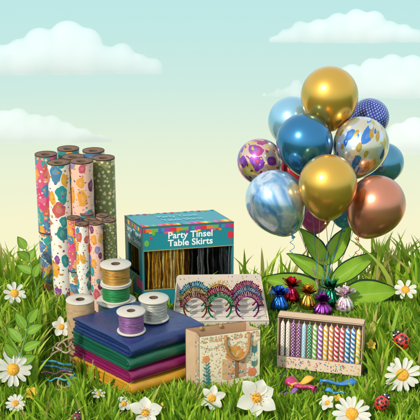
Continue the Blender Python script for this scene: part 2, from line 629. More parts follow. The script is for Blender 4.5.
# ------------------------------------------------------------------ folded cloth stack
def satin(name, c):
    t = NT(name)
    o = t.obj()
    f = t.noise(o, 7, 4)
    col = t.mix(f, tuple(x * 0.85 for x in c), tuple(min(1, x * 1.15) for x in c))
    t.set(color=col, rough=0.29, sheen=0.0, spec=0.6)
    h = t.math('ADD', t.math('MULTIPLY', t.noise(o, 11, 3), 1.0), t.math('MULTIPLY', t.noise(o, 420, 2), 0.05))
    t.bump(h, 0.55, 0.016)
    return t.m
st_F = G(132, 399)
uS = depth(st_F) / F_PX
dirA = Vector((math.cos(R(36)), math.sin(R(36)), 0))            # front corner to right corner
dirB = Vector((-math.cos(R(46)), math.sin(R(46)), 0))           # front corner to left corner
LA, LB = 92 * uS, 96 * uS
st_h = rise(st_F, 346)
st_t = st_h / 4
def folded_cloth(z, mat, label, off, sc):
    """a cloth folded over twice: the folds run along the right front side, the layer edges show on the left front side"""
    o0 = st_F + dirA * off[0] + dirB * off[1]
    t = thing('folded_cloth', label, 'folded cloth', (o0.x, o0.y, z), 0, 'satin cloths in a folded stack')
    th = st_t * 0.985
    def sheet(x0, x1, zlo, zhi, lay, inset, seed):
        """one U of cloth in the plane (along dirB, z), extruded along dirA"""
        r_o = (zhi - zlo) / 2
        zc = (zhi + zlo) / 2
        r_i = max(0.0006, r_o - lay)
        outer, inner = [], []
        N = 14
        for k in range(N + 1):
            a = -math.pi / 2 - math.pi * k / N
            outer.append((x0 + r_o + r_o * math.cos(a), zc + r_o * math.sin(a)))
            inner.append((x0 + r_o + r_i * math.cos(a), zc + r_i * math.sin(a)))
        mid = 8
        bot_o = [(x1 + (x0 + r_o - x1) * i / mid, zlo) for i in range(mid)]
        bot_i = [(x1 + (x0 + r_o - x1) * i / mid, zlo + lay) for i in range(mid)]
        top_o = [(x0 + r_o + (x1 - x0 - r_o) * i / mid, zhi) for i in range(1, mid + 1)]
        top_i = [(x0 + r_o + (x1 - x0 - r_o) * i / mid, zhi - lay) for i in range(1, mid + 1)]
        oo, ii = bot_o + outer + top_o, bot_i + inner + top_i
        n = len(oo)
        mb = MB()
        K = 14
        vs = []
        for s in range(K + 1):
            v = inset + (LA * sc - 2 * inset) * s / K
            e = min(s, K - s) / K
            pinch = 1.0 if e > 0.02 else 0.94
            for ring in (oo, ii):
                for (bx, bz) in ring:
                    wv = 0.0030 * math.sin(v * 19 + bx * 9 + seed) + 0.0024 * math.sin(bx * 27 + seed * 2 - v * 14)
                    zz = zc + (bz - zc) * pinch
                    q = dirB * bx + dirA * (v + 0.0015 * math.sin(bz * 300 + seed))
                    vs.append((q.x, q.y, zz + (wv if zz > zc else wv * 0.3)))
        fs = []
        S2 = 2 * n
        for s in range(K):
            for i in range(n - 1):
                a, b = s * S2 + i, (s + 1) * S2 + i
                fs.append((a, a + 1, b + 1, b))
                fs.append((a + n, b + n, b + n + 1, a + n + 1))
            for i in (0, n - 1):
                a, b = s * S2 + i, (s + 1) * S2 + i
                fs.append((a, b, b + n, a + n) if i == 0 else (a, a + n, b + n, b))
        for s in (0, K):
            for i in range(n - 1):
                a = s * S2 + i
                fs.append((a, a + n, a + n + 1, a + 1) if s == 0 else (a, a + 1, a + n + 1, a + n))
        mb.add(vs, fs, 0, True)
        return mb
    a = sheet(0, LB * sc, 0.001, th, th * 0.21, 0.0, z * 90)
    a.build('outer_fold', mat, t, bevel=0.0015)
    b = sheet(th * 0.30, LB * sc - 0.004, th * 0.275, th * 0.725, th * 0.19, 0.006, z * 50 + 2)
    b.build('inner_fold', mat, t, bevel=0.0012)
    return t
CL = [('gold', (0.56, 0.27, 0.018), 'gold yellow satin cloth folded at the bottom of the stack'),
      ('magenta', (0.20, 0.006, 0.07), 'magenta satin cloth folded between the gold and the green ones'),
      ('green', (0.006, 0.088, 0.045), 'dark green satin cloth folded between the magenta and the navy ones'),
      ('navy', (0.009, 0.024, 0.105), 'navy blue satin cloth folded on top of the stack under two spools')]
offs = [(0, 0), (0.004, 0.003), (-0.003, 0.002), (0.002, -0.003)]
for i, (nm, c, lab) in enumerate(CL):
    folded_cloth(st_t * i, satin(nm + '_satin', c), lab, offs[i], 1.0 - 0.004 * i)

# ------------------------------------------------------------------ ribbon spools
def cord_mat(name, c, metal, rough, scale):
    t = NT(name)
    s = t.t.nodes.new('ShaderNodeSeparateXYZ')
    t.put(s.inputs[0], t.obj())
    f = t.noise(t.n('Mapping', 0, {'Vector': t.obj(), 'Scale': (0.5, 0.5, 4.0)}), 70, 4)
    col = t.mix(f, tuple(x * 0.4 for x in c), tuple(min(1, x * 1.5) for x in c))
    t.set(color=col, rough=rough, metal=metal)
    t.bump(t.noise(t.obj(), 350, 3), 0.4, 0.002)
    return t.m
def spool(loc, r, h, mat, label, group, flange=True, rotz=0.0, turns=15, core_r=0.80):
    t = thing('ribbon_spool', label, 'spool', loc, rotz, group)
    fl = 0.0085
    if flange:
        def ring(z):
            return [(r * 0.30, z), (r * 0.97, z), (r, z + fl * 0.25), (r, z + fl * 0.75), (r * 0.97, z + fl), (r * 0.30, z + fl)]
        MB().lathe(ring(0), 48, cap=False).build('flange', M['white_plastic'], t)
        MB().lathe(ring(h - fl), 48, cap=False).build('flange', M['white_plastic'], t)
        MB().lathe([(r * 0.30, h - 0.0005), (r * 0.27, h - 0.0005), (r * 0.27, 0.01), (0.001, 0.01)], 32, cap=False).build('core', M['tube_hole'], t)
        zz0, zz1 = fl, h - fl
    else:
        MB().lathe([(r * 0.98, h - 0.004), (r, h - 0.002), (r * 0.98, h), (r * 0.34, h), (r * 0.30, h - 0.002)], 48, cap=False).build('flange', M['white_plastic'], t)
        MB().lathe([(r * 0.30, h - 0.0005), (r * 0.28, h - 0.05), (0.001, h - 0.06)], 32, cap=False).build('core', M['tube_hole'], t)
        zz0, zz1 = 0, h - 0.004
    prof = []
    rr = r * core_r
    for k in range(turns):
        za, zb = zz0 + (zz1 - zz0) * k / turns, zz0 + (zz1 - zz0) * (k + 1) / turns
        q = (zb - za) * 0.22 if turns > 1 else 0.0006
        for s in range(6):
            a = math.pi * s / 5
            prof.append((rr + q * math.sin(a) + (0.0009 * math.sin(k * 2.3)), (za + zb) / 2 - (zb - za) / 2 * math.cos(a)))
    MB().lathe(prof, 48, cap=False).build('winding', mat, t)
    # a loose turn lying across the winding and its end
    pts = []
    for k in range(26):
        a = -1.1 + 2.1 * k / 25
        q = rr + 0.0035
        pts.append((q * math.sin(a), -q * math.cos(a), zz0 + (zz1 - zz0) * (0.72 - 0.5 * k / 25 + 0.02 * math.sin(k))))
    MB().tube(pts, 0.0013, 6).build('loose_end', mat, t)
    return t
def on_stack(px, row):          # a point on the stack's top
    return G(px, row, st_h + 0.002)
cm = dict(gold=cord_mat('gold_cord', (0.50, 0.26, 0.05), 0.65, 0.38, 1), green=cord_mat('green_cord', (0.02, 0.24, 0.06), 0.35, 0.4, 1),
          grey=cord_mat('blue_grey_cord', (0.18, 0.26, 0.30), 0.35, 0.5, 1), silver=cord_mat('silver_cord', (0.52, 0.50, 0.42), 0.7, 0.35, 1),
          purple=cord_mat('purple_cord', (0.26, 0.11, 0.28), 0.45, 0.4, 1), kraft=cord_mat('kraft_twine', (0.46, 0.30, 0.15), 0.0, 0.75, 1))
sg = 'ribbon and twine spools round the cloth stack'
b = G(82.5, 358); uu = depth(b) / F_PX
spool(b, 14.3 * uu, rise(b, 299), cm['kraft'], 'plain tan twine roll standing behind the stack, beside the rolls', sg, False, turns=1, core_r=0.955)
b = G(117.5, 344); uu = depth(b) / F_PX
hg = rise(b, 299.5)
spool(b, 19.5 * uu, hg, cm['grey'], 'wide blue grey spool under the green and gold spools', sg, turns=26, core_r=0.9)
h2 = rise(b + Vector((0, 0, hg)), 283)
spool(b + Vector((0, 0, hg + 0.001)), 15.3 * uu, h2, cm['green'], 'green ribbon spool in the middle of the pile of three', sg, turns=15, core_r=0.86)
h3 = rise(b + Vector((0, 0, hg + h2)), 264)
spool(b + Vector((0.002, 0, hg + h2 + 0.002)), 15.3 * uu, h3, cm['gold'], 'gold ribbon spool on top of the pile of three', sg, turns=15, rotz=0.7, core_r=0.86)
b = on_stack(131.5, 331); uu = depth(b) / F_PX
spool(b, 14.5 * uu, rise(b, 310.5), cm['purple'], 'purple ribbon spool on the navy cloth, nearest its front corner', sg, turns=15, core_r=0.84)
b = on_stack(154, 318.5); uu = depth(b) / F_PX
spool(b, 15.2 * uu, rise(b, 297.5), cm['silver'], 'silver ribbon spool on the navy cloth in front of the teal box', sg, turns=17, rotz=-0.3, core_r=0.84)

# ------------------------------------------------------------------ tinsel table skirt box
def foil(name, c, rough=0.22, var=0.35, metal=1.0):
    t = NT(name)
    f = t.noise(t.obj(), 55, 3)
    t.set(color=t.mix(f, tuple(x * (1 - var) for x in c), tuple(min(1, x * (1 + var)) for x in c)), metal=metal, rough=rough)
    t.bump(t.noise(t.obj(), 120, 2), 0.35, 0.003)
    return t.m
M['teal'] = pm('teal_card', (0.012, 0.235, 0.27), 0.4, var=0.06, nscale=12, bump=0.05, coat=0.2)
M['teal_in'] = pm('box_inside', (0.03, 0.05, 0.05), 0.8)
RAIN = [(0.65, 0.03, 0.05), (0.75, 0.20, 0.02), (0.80, 0.50, 0.04), (0.15, 0.40, 0.06), (0.02, 0.30, 0.32), (0.06, 0.12, 0.40), (0.33, 0.06, 0.33), (0.70, 0.08, 0.25)]
RM = [pm('print_' + n, c, 0.45, var=0.05) for n, c in zip(['red', 'orange', 'yellow', 'green', 'teal', 'blue', 'purple', 'pink'], RAIN)]
def party_box():
    b = G(143.7, 306)
    u = depth(b) / F_PX
    W, D, H = 92 * u, 42 * u, rise(b, 228)
    yaw = R(11.5)
    t = thing('tinsel_skirt_box', 'teal box lettered Party Tinsel Table Skirts with a rainbow band and open windows', 'box', b, yaw)
    th = 0.006
    z1, z2 = H * 0.205, H * 0.70        # window bottom and top
    TE = [M['teal'], M['card_edge'], M['teal_in']]
    # walls
    MB().box((W / 2, th / 2, (z2 + H) / 2), (W, th, H - z2)).build('front_panel', TE, t, bevel=0.0022, bmat=1)
    MB().box((W / 2, th / 2, z1 / 2), (W, th, z1)).build('front_panel', TE, t, bevel=0.0022, bmat=1)
    pz = (z1 + z2) / 2
    for x in (0.004, W - 0.004):
        MB().box((x, th / 2, pz), (0.008, th, z2 - z1 - 0.001)).build('corner_post', TE, t, bevel=0.001, bmat=1)
    MB().box((W / 2, D - th / 2, H / 2), (W, th, H)).build('back_panel', TE, t, bevel=0.002, bmat=1)
    # left side with its own window
    a0, a1 = D * 0.20, D * 0.82
    s1, s2 = H * 0.34, H * 0.70
    sd = MB()
    sd.box((th / 2, D / 2, (s2 + H) / 2), (th, D - 2 * th - 0.001, H - s2 - 0.001))
    sd.box((th / 2, D / 2, s1 / 2), (th, D - 2 * th - 0.001, s1))
    sd.box((th / 2, (th + a0) / 2, (s1 + s2) / 2), (th, a0 - th, s2 - s1 - 0.0005))
    sd.box((th / 2, (D - th + a1) / 2, (s1 + s2) / 2), (th, D - th - a1, s2 - s1 - 0.0005))
    sd.build('side_panel', TE, t)
    MB().box((W - th / 2, D / 2, H / 2), (th, D - 2 * th - 0.001, H - 0.001)).build('side_panel', TE, t)
    MB().box((W / 2, D / 2, H - th / 2 + 0.0015), (W + 0.002, D + 0.002, th)).build('lid', TE, t, bevel=0.0022, bmat=1)
    MB().box((W / 2, D / 2, th / 2 + 0.001), (W - 2 * th - 0.001, D - 2 * th - 0.001, th)).build('bottom_panel', TE, t)
    # gold lines round the window
    gl = MB()
    gl.box((W / 2, -0.0005, z2 + 0.002), (W - 0.006, 0.002, 0.004))
    gl.build('window_border', M['gold_line'], t)
    gl = MB()
    gl.box((W / 2, -0.0005, z1 - 0.002), (W - 0.006, 0.002, 0.004))
    gl.build('window_border', M['gold_line'], t)
    sb = MB()
    sb.box((-0.0005, (a0 + a1) / 2, s2 + 0.0015), (0.002, a1 - a0 + 0.006, 0.003))
    sb.build('window_border', M['gold_line'], t)
    sb = MB()
    sb.box((-0.0005, (a0 + a1) / 2, s1 - 0.0015), (0.002, a1 - a0 + 0.006, 0.003))
    sb.build('window_border', M['gold_line'], t)
    # rainbow confetti band: front, side and lid
    band = MB()
    rg = random.Random(4)
    n = 30
    for i in range(n):
        for row in range(2):
            if row == 1 and rg.random() < 0.35:
                continue
            x0 = 0.003 + (W - 0.006) * i / n
            x1 = 0.003 + (W - 0.006) * (i + 1) / n
            hh = 0.020
            za = H - 0.008 - hh * (row + 1)
            zb = za + hh * (1 if row == 0 else rg.uniform(0.3, 0.9))
            if row == 1:
                zb = za + hh
                za = zb - hh * rg.uniform(0.3, 0.9)
            band.flat([(x0, za), (x1, za), (x1, zb), (x0, zb)], -0.0012, (i + rg.choice([0, 0, 1])) % 8 if row else (i * 8 // 10 + (i % 2)) % 8)
    band.build('rainbow_band', RM, t)
    band = MB()
    Ms = Matrix(((0, 1, 0, 0), (-1, 0, 0, D), (0, 0, 1, 0), (0, 0, 0, 1)))      # front-plane x -> from back to front along the left side
    n = 14
    for i in range(n):
        x0, x1 = 0.003 + (D - 0.006) * i / n, 0.003 + (D - 0.006) * (i + 1) / n
        za = H - 0.008 - 0.02 * rg.uniform(0.9, 1.7)
        band.flat([(x0, za), (x1, za), (x1, H - 0.008), (x0, H - 0.008)], -0.0012, (i * 3 + 1) % 8, Ms)
    band.build('rainbow_band', RM, t)
    band, rear = MB(), MB()
    for i in range(26):
        x0, x1 = 0.004 + (W - 0.008) * i / 26, 0.004 + (W - 0.008) * (i + 1) / 26
        y1 = 0.004 + 0.03 * rg.uniform(0.7, 1.4)
        band.add([(x0, 0.004, H + 0.0035), (x1, 0.004, H + 0.0035), (x1, y1, H + 0.0035), (x0, y1, H + 0.0035)], [(0, 1, 2, 3)], (i + rg.choice([0, 2])) % 8)
        if i % 2:
            yb = D - 0.012 * rg.uniform(0.6, 1.6)
            rear.add([(x0, yb, H + 0.0035), (x1, yb, H + 0.0035), (x1, D - 0.002, H + 0.0035), (x0, D - 0.002, H + 0.0035)], [(0, 1, 2, 3)], (i + 3) % 8)
    band.build('rainbow_band', RM, t)
    rear.build('rainbow_band', RM, t)
    # printed balloons
    pr = MB()
    pr.flat(disc(0.022, H * 0.80, 0.017, 18, 0.8, 1.05), -0.0012, 3)
    pr.flat(disc(0.045, H * 0.865, 0.009, 14, 0.85, 1.1), -0.0012, 0)
    pr.flat(disc(W - 0.020, H * 0.845, 0.021, 20, 0.8, 1.05), -0.0012, 0)
    pr.flat([(0.0215, H * 0.755), (0.0225, H * 0.755), (0.0235, H * 0.715), (0.0225, H * 0.715)], -0.0012, 3)
    pr.flat([(0.0447, H * 0.845), (0.0457, H * 0.845), (0.0467, H * 0.81), (0.0457, H * 0.81)], -0.0012, 0)
    pr.flat([(W - 0.0205, H * 0.79), (W - 0.0195, H * 0.79), (W - 0.0165, H * 0.72), (W - 0.0175, H * 0.72)], -0.0012, 0)
    pr.flat([(W * 0.05, z1 * 0.1), (W * 0.16, z1 * 0.1), (W * 0.16, z1 * 0.22), (W * 0.05, z1 * 0.22)], -0.0012, 2)
    pr.flat([(W * 0.10, z1 * 0.03), (W * 0.22, z1 * 0.03), (W * 0.22, z1 * 0.10), (W * 0.10, z1 * 0.10)], -0.0012, 7)
    pr.build('printed_balloons', RM, t)
    pr = MB()
    pr.flat([(D * 0.62, H * 0.2), (D * 0.97, H * 0.2), (D * 0.97, H * 0.31), (D * 0.62, H * 0.31)], -0.0012, 7, Ms)
    pr.flat([(D * 0.05, H * 0.12), (D * 0.5, H * 0.12), (D * 0.5, H * 0.16), (D * 0.05, H * 0.16)], -0.0012, 6, Ms)
    pr.build('printed_tag', RM, t)
    # lettering
    for txt, zf, sx in (('Party Tinsel', 0.845, 0.051), ('Table Skirts', 0.748, 0.051)):
        v, f = glyphs(txt, sx, 0.0012)
        MB().add(v, f, 0, False, Matrix.Translation((W * 0.52, -0.0017, H * zf))).build('lettering', M['white_ink'], t)
        v, f = glyphs(txt, 0.040, 0.0006)
        MB().add(v, f, 0, False, Ms @ Matrix.Translation((D * 0.5, -0.0017, H * (zf + 0.006)))).build('lettering', M['white_ink'], t)
        Mt = Matrix.Translation((W * 0.52, D * (0.60 if txt[0] == 'P' else 0.33), H + 0.0050)) @ Matrix.Rotation(R(-90), 4, 'X')
        v, f = glyphs(txt, 0.046, 0.0006)
        MB().add(v, f, 0, False, Mt).build('lettering', M['pale_teal_ink'], t)
    sm = MB()
    for k in range(3):
        sm.flat([(W * 0.40 + k * 0.011, z1 * 0.45), (W * 0.40 + k * 0.011 + 0.008, z1 * 0.45), (W * 0.40 + k * 0.011 + 0.008, z1 * 0.58), (W * 0.40 + k * 0.011, z1 * 0.58)], -0.0012)
    sm.build('printed_mark', M['white_ink'], t)
    skew(t, R(16))
    # the tinsel inside: two skirts of hanging foil strips
    rot = Matrix.Rotation(yaw, 4, 'Z')
    def skirt(x0, x1, mats, label, seed):
        rg = random.Random(seed)
        base = b + rot @ Vector(((x0 + x1) / 2, 0.016, 0.008))
        k = MB()
        x = x0
        zt = H - 0.02
        while x < x1 - 0.004:
            wd = rg.uniform(0.004, 0.011)
            y = rg.uniform(-0.006, 0.012)
            ph = rg.uniform(0, 6)
            mi = rg.randrange(len(mats))
            zb = rg.uniform(0.0, 0.012)
            N = 16
            vs, fs = [], []
            for i in range(N + 1):
                z = zb + (zt - zb) * i / N
                dx = 0.0025 * math.sin(ph + i * 0.7)
                dy = 0.003 * math.sin(ph * 2 + i * 1.5)
                cx = x + wd / 2 - (x0 + x1) / 2
                vs += [(cx - wd * 0.55 + dx, y + dy, z), (cx + dx, y + dy - wd * (0.36 + 0.15 * math.sin(ph * 3 + i)), z), (cx + wd * 0.55 + dx, y + dy + 0.001, z)]
            for i in range(N):
                for j in (0, 1):
                    a = i * 3 + j
                    fs.append((a, a + 1, a + 4, a + 3))
            k.add(vs, fs, mi, False)
            x += wd * rg.uniform(0.75, 1.0)
        # a rear layer that closes the gaps
        k.box((0, 0.045, zt / 2), (x1 - x0, 0.02, zt), 0)
        tg = k.build('tinsel_skirt', mats, None, base, (0, 0, yaw))
        tag(tg, label, 'tinsel skirt', 'tinsel table skirts inside the teal box')
    skirt(0.010, W * 0.515, [foil('gold_tinsel', (0.80, 0.46, 0.07), 0.25, 0.35, 0.6), foil('glint_gold_tinsel', (0.92, 0.70, 0.32), 0.2, 0.35, 0.6), foil('dark_gold_tinsel', (0.40, 0.19, 0.03), 0.25, 0.35, 0.6), foil('shade_gold_tinsel', (0.13, 0.055, 0.012), 0.2, 0.35, 0.7), foil('rich_gold_tinsel', (0.75, 0.38, 0.03), 0.2, 0.4, 0.65)],  # palest and brown strips put glints and shade into the foil colour
          'gold tinsel skirt of hanging foil strips behind the box window', 1)
    skirt(W * 0.52, W - 0.010, [foil('black_tinsel', (0.035, 0.035, 0.04), 0.2), foil('charcoal_tinsel', (0.06, 0.06, 0.065), 0.18, 0.4, 0.7), foil('black_gloss_tinsel', (0.02, 0.02, 0.022), 0.12, 0.4, 0.3), foil('glint_grey_tinsel', (0.20, 0.20, 0.21), 0.16, 0.4, 0.7), foil('soot_tinsel', (0.015, 0.015, 0.016), 0.15), foil('ink_tinsel', (0.03, 0.03, 0.03), 0.15)],  # grey strips put highlights into the black foil's colour
          'black tinsel skirt of hanging foil strips behind the box window', 2)
    # the gold skirt's end shows in the side window too
    k = MB()
    rg = random.Random(9)
    y = 0.055
    while y < D - 0.02:
        wd = rg.uniform(0.007, 0.015)
        k.prism([(-wd * .5, 0), (wd * .5, 0), (wd * .45, H - 0.02), (-wd * .45, H - 0.02)], -0.004, 0.004, rg.randrange(2),
                Matrix.Translation((rg.uniform(0, 0.004), y - D / 2, 0)) @ Matrix.Rotation(R(90) + rg.uniform(-.5, .5), 4, 'Z'))
        y += wd * 0.95
    base = b + rot @ Vector((0.022 - D / 2 * math.tan(R(16)), D / 2, 0.008))
    k.v = [(x - y * math.tan(R(16)), y, z) for x, y, z in k.v]
    tg = k.build('tinsel_skirt', [foil('bronze_tinsel', (0.42, 0.24, 0.06), 0.25), foil('brown_tinsel', (0.12, 0.06, 0.02), 0.3)], None, base, (0, 0, yaw))
    tag(tg, 'dark bronze tinsel strips seen through the narrow side window of the box', 'tinsel skirt', 'tinsel table skirts inside the teal box')
party_box()

# ------------------------------------------------------------------ headband display
M['cream_card'] = pm('cream_card', (0.64, 0.55, 0.44), 0.6, var=0.04, nscale=20)
M['step_white'] = pm('white_card', (0.62, 0.56, 0.48), 0.6, var=0.03)
CONF = RM
def headband_display():
    b = G(221, 329)
    u = depth(b) / F_PX
    Wd, Dd = 97 * u, 0.26
    yaw = R(2)
    t = thing('headband_display', 'cream confetti display tray with white steps and a rounded backboard', 'display tray', b, yaw)
    CM = [M['cream_card'], M['card_edge']]
    hl = 0.042
    MB().box((0, 0.003, hl / 2), (Wd, 0.006, hl)).build('front_lip', CM, t, bevel=0.0018, bmat=1)
    ns = 5
    zs = []
    st = MB()
    for i in range(ns):
        y0 = 0.0065 + (Dd - 0.012) * i / ns
        y1 = 0.0065 + (Dd - 0.012) * (i + 1) / ns - 0.0006
        z = 0.032 + 0.011 * i
        zs.append(((y0 + y1) / 2, z))
        st.box((0, (y0 + y1) / 2, z / 2), (Wd * (0.975 - 0.016 * i), y1 - y0, z))
    st.build('steps', [M['step_white'], M['card_edge']], t, bevel=0.0012, bmat=1)
    # backboard with rounded upper corners
    hb = rise(b + Vector((0, Dd, 0)), 274.5)
    wb = Wd * 0.455
    poly = [(-wb, 0.0), (wb, 0.0)]
    rc = 0.022
    for k in range(7):
        a = math.pi / 2 * k / 6
        poly.append((wb - rc + rc * math.cos(a), hb - rc + rc * math.sin(a)))
    for k in range(7):
        a = math.pi / 2 + math.pi / 2 * k / 6
        poly.append((-wb + rc + rc * math.cos(a), hb - rc + rc * math.sin(a)))
    MB().prism(poly, Dd - 0.004, Dd + 0.002).build('backboard', CM, t, bevel=0.0016, bmat=1)
    for sx in (-1, 1):
        sp = MB()
        xa, xb = sx * Wd * 0.497, sx * wb * 1.005
        q = [(xa, 0.007, 0.0), (xb, Dd - 0.005, 0.0), (xb, Dd - 0.005, hb * 0.80), (xa, 0.007, hl)]
        o2 = [(x - sx * 0.004, y, z) for x, y, z in q]
        sp.add(q + o2, [(0, 1, 2, 3), (7, 6, 5, 4), (0, 4, 5, 1), (1, 5, 6, 2), (2, 6, 7, 3), (3, 7, 4, 0)])
        sp.build('side_cheek', CM, t)
    cf = MB()
    rg = random.Random(21)
    for k in range(46):
        x, z = rg.uniform(-wb + 0.01, wb - 0.01), hb - rg.uniform(0.008, 0.075)
        a = rg.uniform(0, 3.1)
        cf.flat(disc(x, z, rg.uniform(0.0022, 0.0036), 6, 1.5, 0.7, a), Dd - 0.0052, rg.randrange(8))
    for k in range(34):
        x, z = rg.uniform(-Wd / 2 + 0.01, Wd / 2 - 0.01), rg.uniform(0.006, hl - 0.006)
        cf.flat(disc(x, z, rg.uniform(0.0022, 0.0036), 6, 1.5, 0.7, rg.uniform(0, 3.1)), -0.0012, rg.randrange(8))
    cf.build('printed_confetti', CONF, t)
    return b, yaw, zs, u
hd_b, hd_yaw, hd_steps, hd_u = headband_display()

def headband(col, col2, text, label, x, step, only_letters=False):
    y, z = hd_steps[step]
    rot = Matrix.Rotation(hd_yaw, 4, 'Z')
    loc = hd_b + rot @ Vector((x, y, z + 0.0015))
    t = thing('party_headband', label, 'headband', loc, hd_yaw, 'glitter headbands on the stepped tray')
    m1 = foil('glitter_band', col, 0.42, 0.45)
    m2 = foil('glitter_fringe', col2, 0.45, 0.5)
    Rr = 0.058
    zc = 0.066
    pts = []
    for k in range(41):
        a = R(-52) + R(284) * k / 40
        rr = Rr * (1.0 if 0 < math.sin(a) else 1.0 - 0.10 * math.sin(a) ** 2)
        pts.append((rr * math.cos(a), 0, max(0.003, zc + rr * 1.12 * math.sin(a))))
    MB().tube(pts, 0.0042, 8).build('band', m1, t)
    fr = MB()
    rg = random.Random(int(1000 * x + 17 * step))
    n = 23
    for k in range(n):
        a = R(8) + R(164) * (k + 0.5) / n
        ln = (0.025 if not only_letters else 0.008) * rg.uniform(0.85, 1.2)
        wd = 0.0062 * rg.uniform(0.8, 1.15)
        Mx = Matrix.Translation((Rr * math.cos(a), 0, zc + Rr * 1.12 * math.sin(a))) @ Matrix.Rotation(math.pi / 2 - a, 4, 'Y') @ Matrix.Rotation(rg.uniform(-.35, .35), 4, 'Z')
        wd *= 1.15
        fr.prism([(-wd * .38, 0), (wd * .38, 0), (wd * .55, ln), (wd * rg.uniform(-.2, .3), ln * 1.08), (-wd * .55, ln * 0.97)], -0.003, 0.003, rg.randrange(2), Mx)
    fr.build('fringe', [m1, m2], t)
    le = MB()
    n = len(text)
    span = R(150) if not only_letters else R(75)
    size = 0.021 if not only_letters else 0.032
    for k, ch in enumerate(text):
        if ch == ' ':
            continue
        a = math.pi / 2 + span / 2 - span * (k + 0.5) / n
        v, f = glyphs(ch, size, 0.0006)
        r2 = Rr + 0.0045
        Mx = Matrix.Translation((r2 * math.cos(a), -0.0048, zc + (Rr * 1.12 + 0.0045) * math.sin(a))) @ Matrix.Rotation(math.pi / 2 - a, 4, 'Y')
        le.add(v, f, 0, False, Mx)
    lc = tuple(min(1, c * 1.0 + 0.14) for c in col2) if not only_letters else (0.55, 0.33, 0.07)
    le.build('lettering', pm('glitter_lettering', lc, 0.4, metal=0.3), t)
HB = 'HAPPY BIRTHDAY'
xs3 = [(-25.5) * hd_u, (-1.0) * hd_u, (26.5) * hd_u]
BL, RD, GN, MG, GD, CO, PU = (0.02, 0.20, 0.38), (0.42, 0.02, 0.06), (0.02, 0.30, 0.10), (0.36, 0.01, 0.14), (0.45, 0.26, 0.04), (0.40, 0.10, 0.06), (0.30, 0.03, 0.20)
DK = (0.10, 0.03, 0.06)
headband(BL, (0.02, 0.30, 0.42), HB, 'bright blue glitter headband at the back of the column nearest the silver spool', xs3[0], 2)
headband((0.20, 0.22, 0.05), GD, HB, 'olive and gold glitter headband between a blue and a coral one', xs3[0], 1)
headband(CO, (0.28, 0.06, 0.10), HB, 'coral red glitter headband at the front of its column, nearest the blue cloth', xs3[0], 0)
headband(GD, GD, 'HAPPY', 'gold headband with tall HAPPY letters behind the magenta one', xs3[1], 2, True)
headband(MG, RD, HB, 'magenta glitter headband between gold letters and a green headband', xs3[1], 1)
headband(GN, (0.04, 0.22, 0.06), HB, 'green glitter headband at the front of the middle column', xs3[1], 0)
headband(RD, (0.35, 0.01, 0.10), HB, 'crimson glitter headband at the back of the column nearest the balloons', xs3[2], 2)
headband((0.04, 0.12, 0.30), (0.10, 0.20, 0.30), HB, 'dusty blue glitter headband between a crimson and a pinkish one', xs3[2], 1)
headband(PU, (0.34, 0.06, 0.14), HB, 'purple pink glitter headband at the front of its column, nearest the weights', xs3[2], 0)

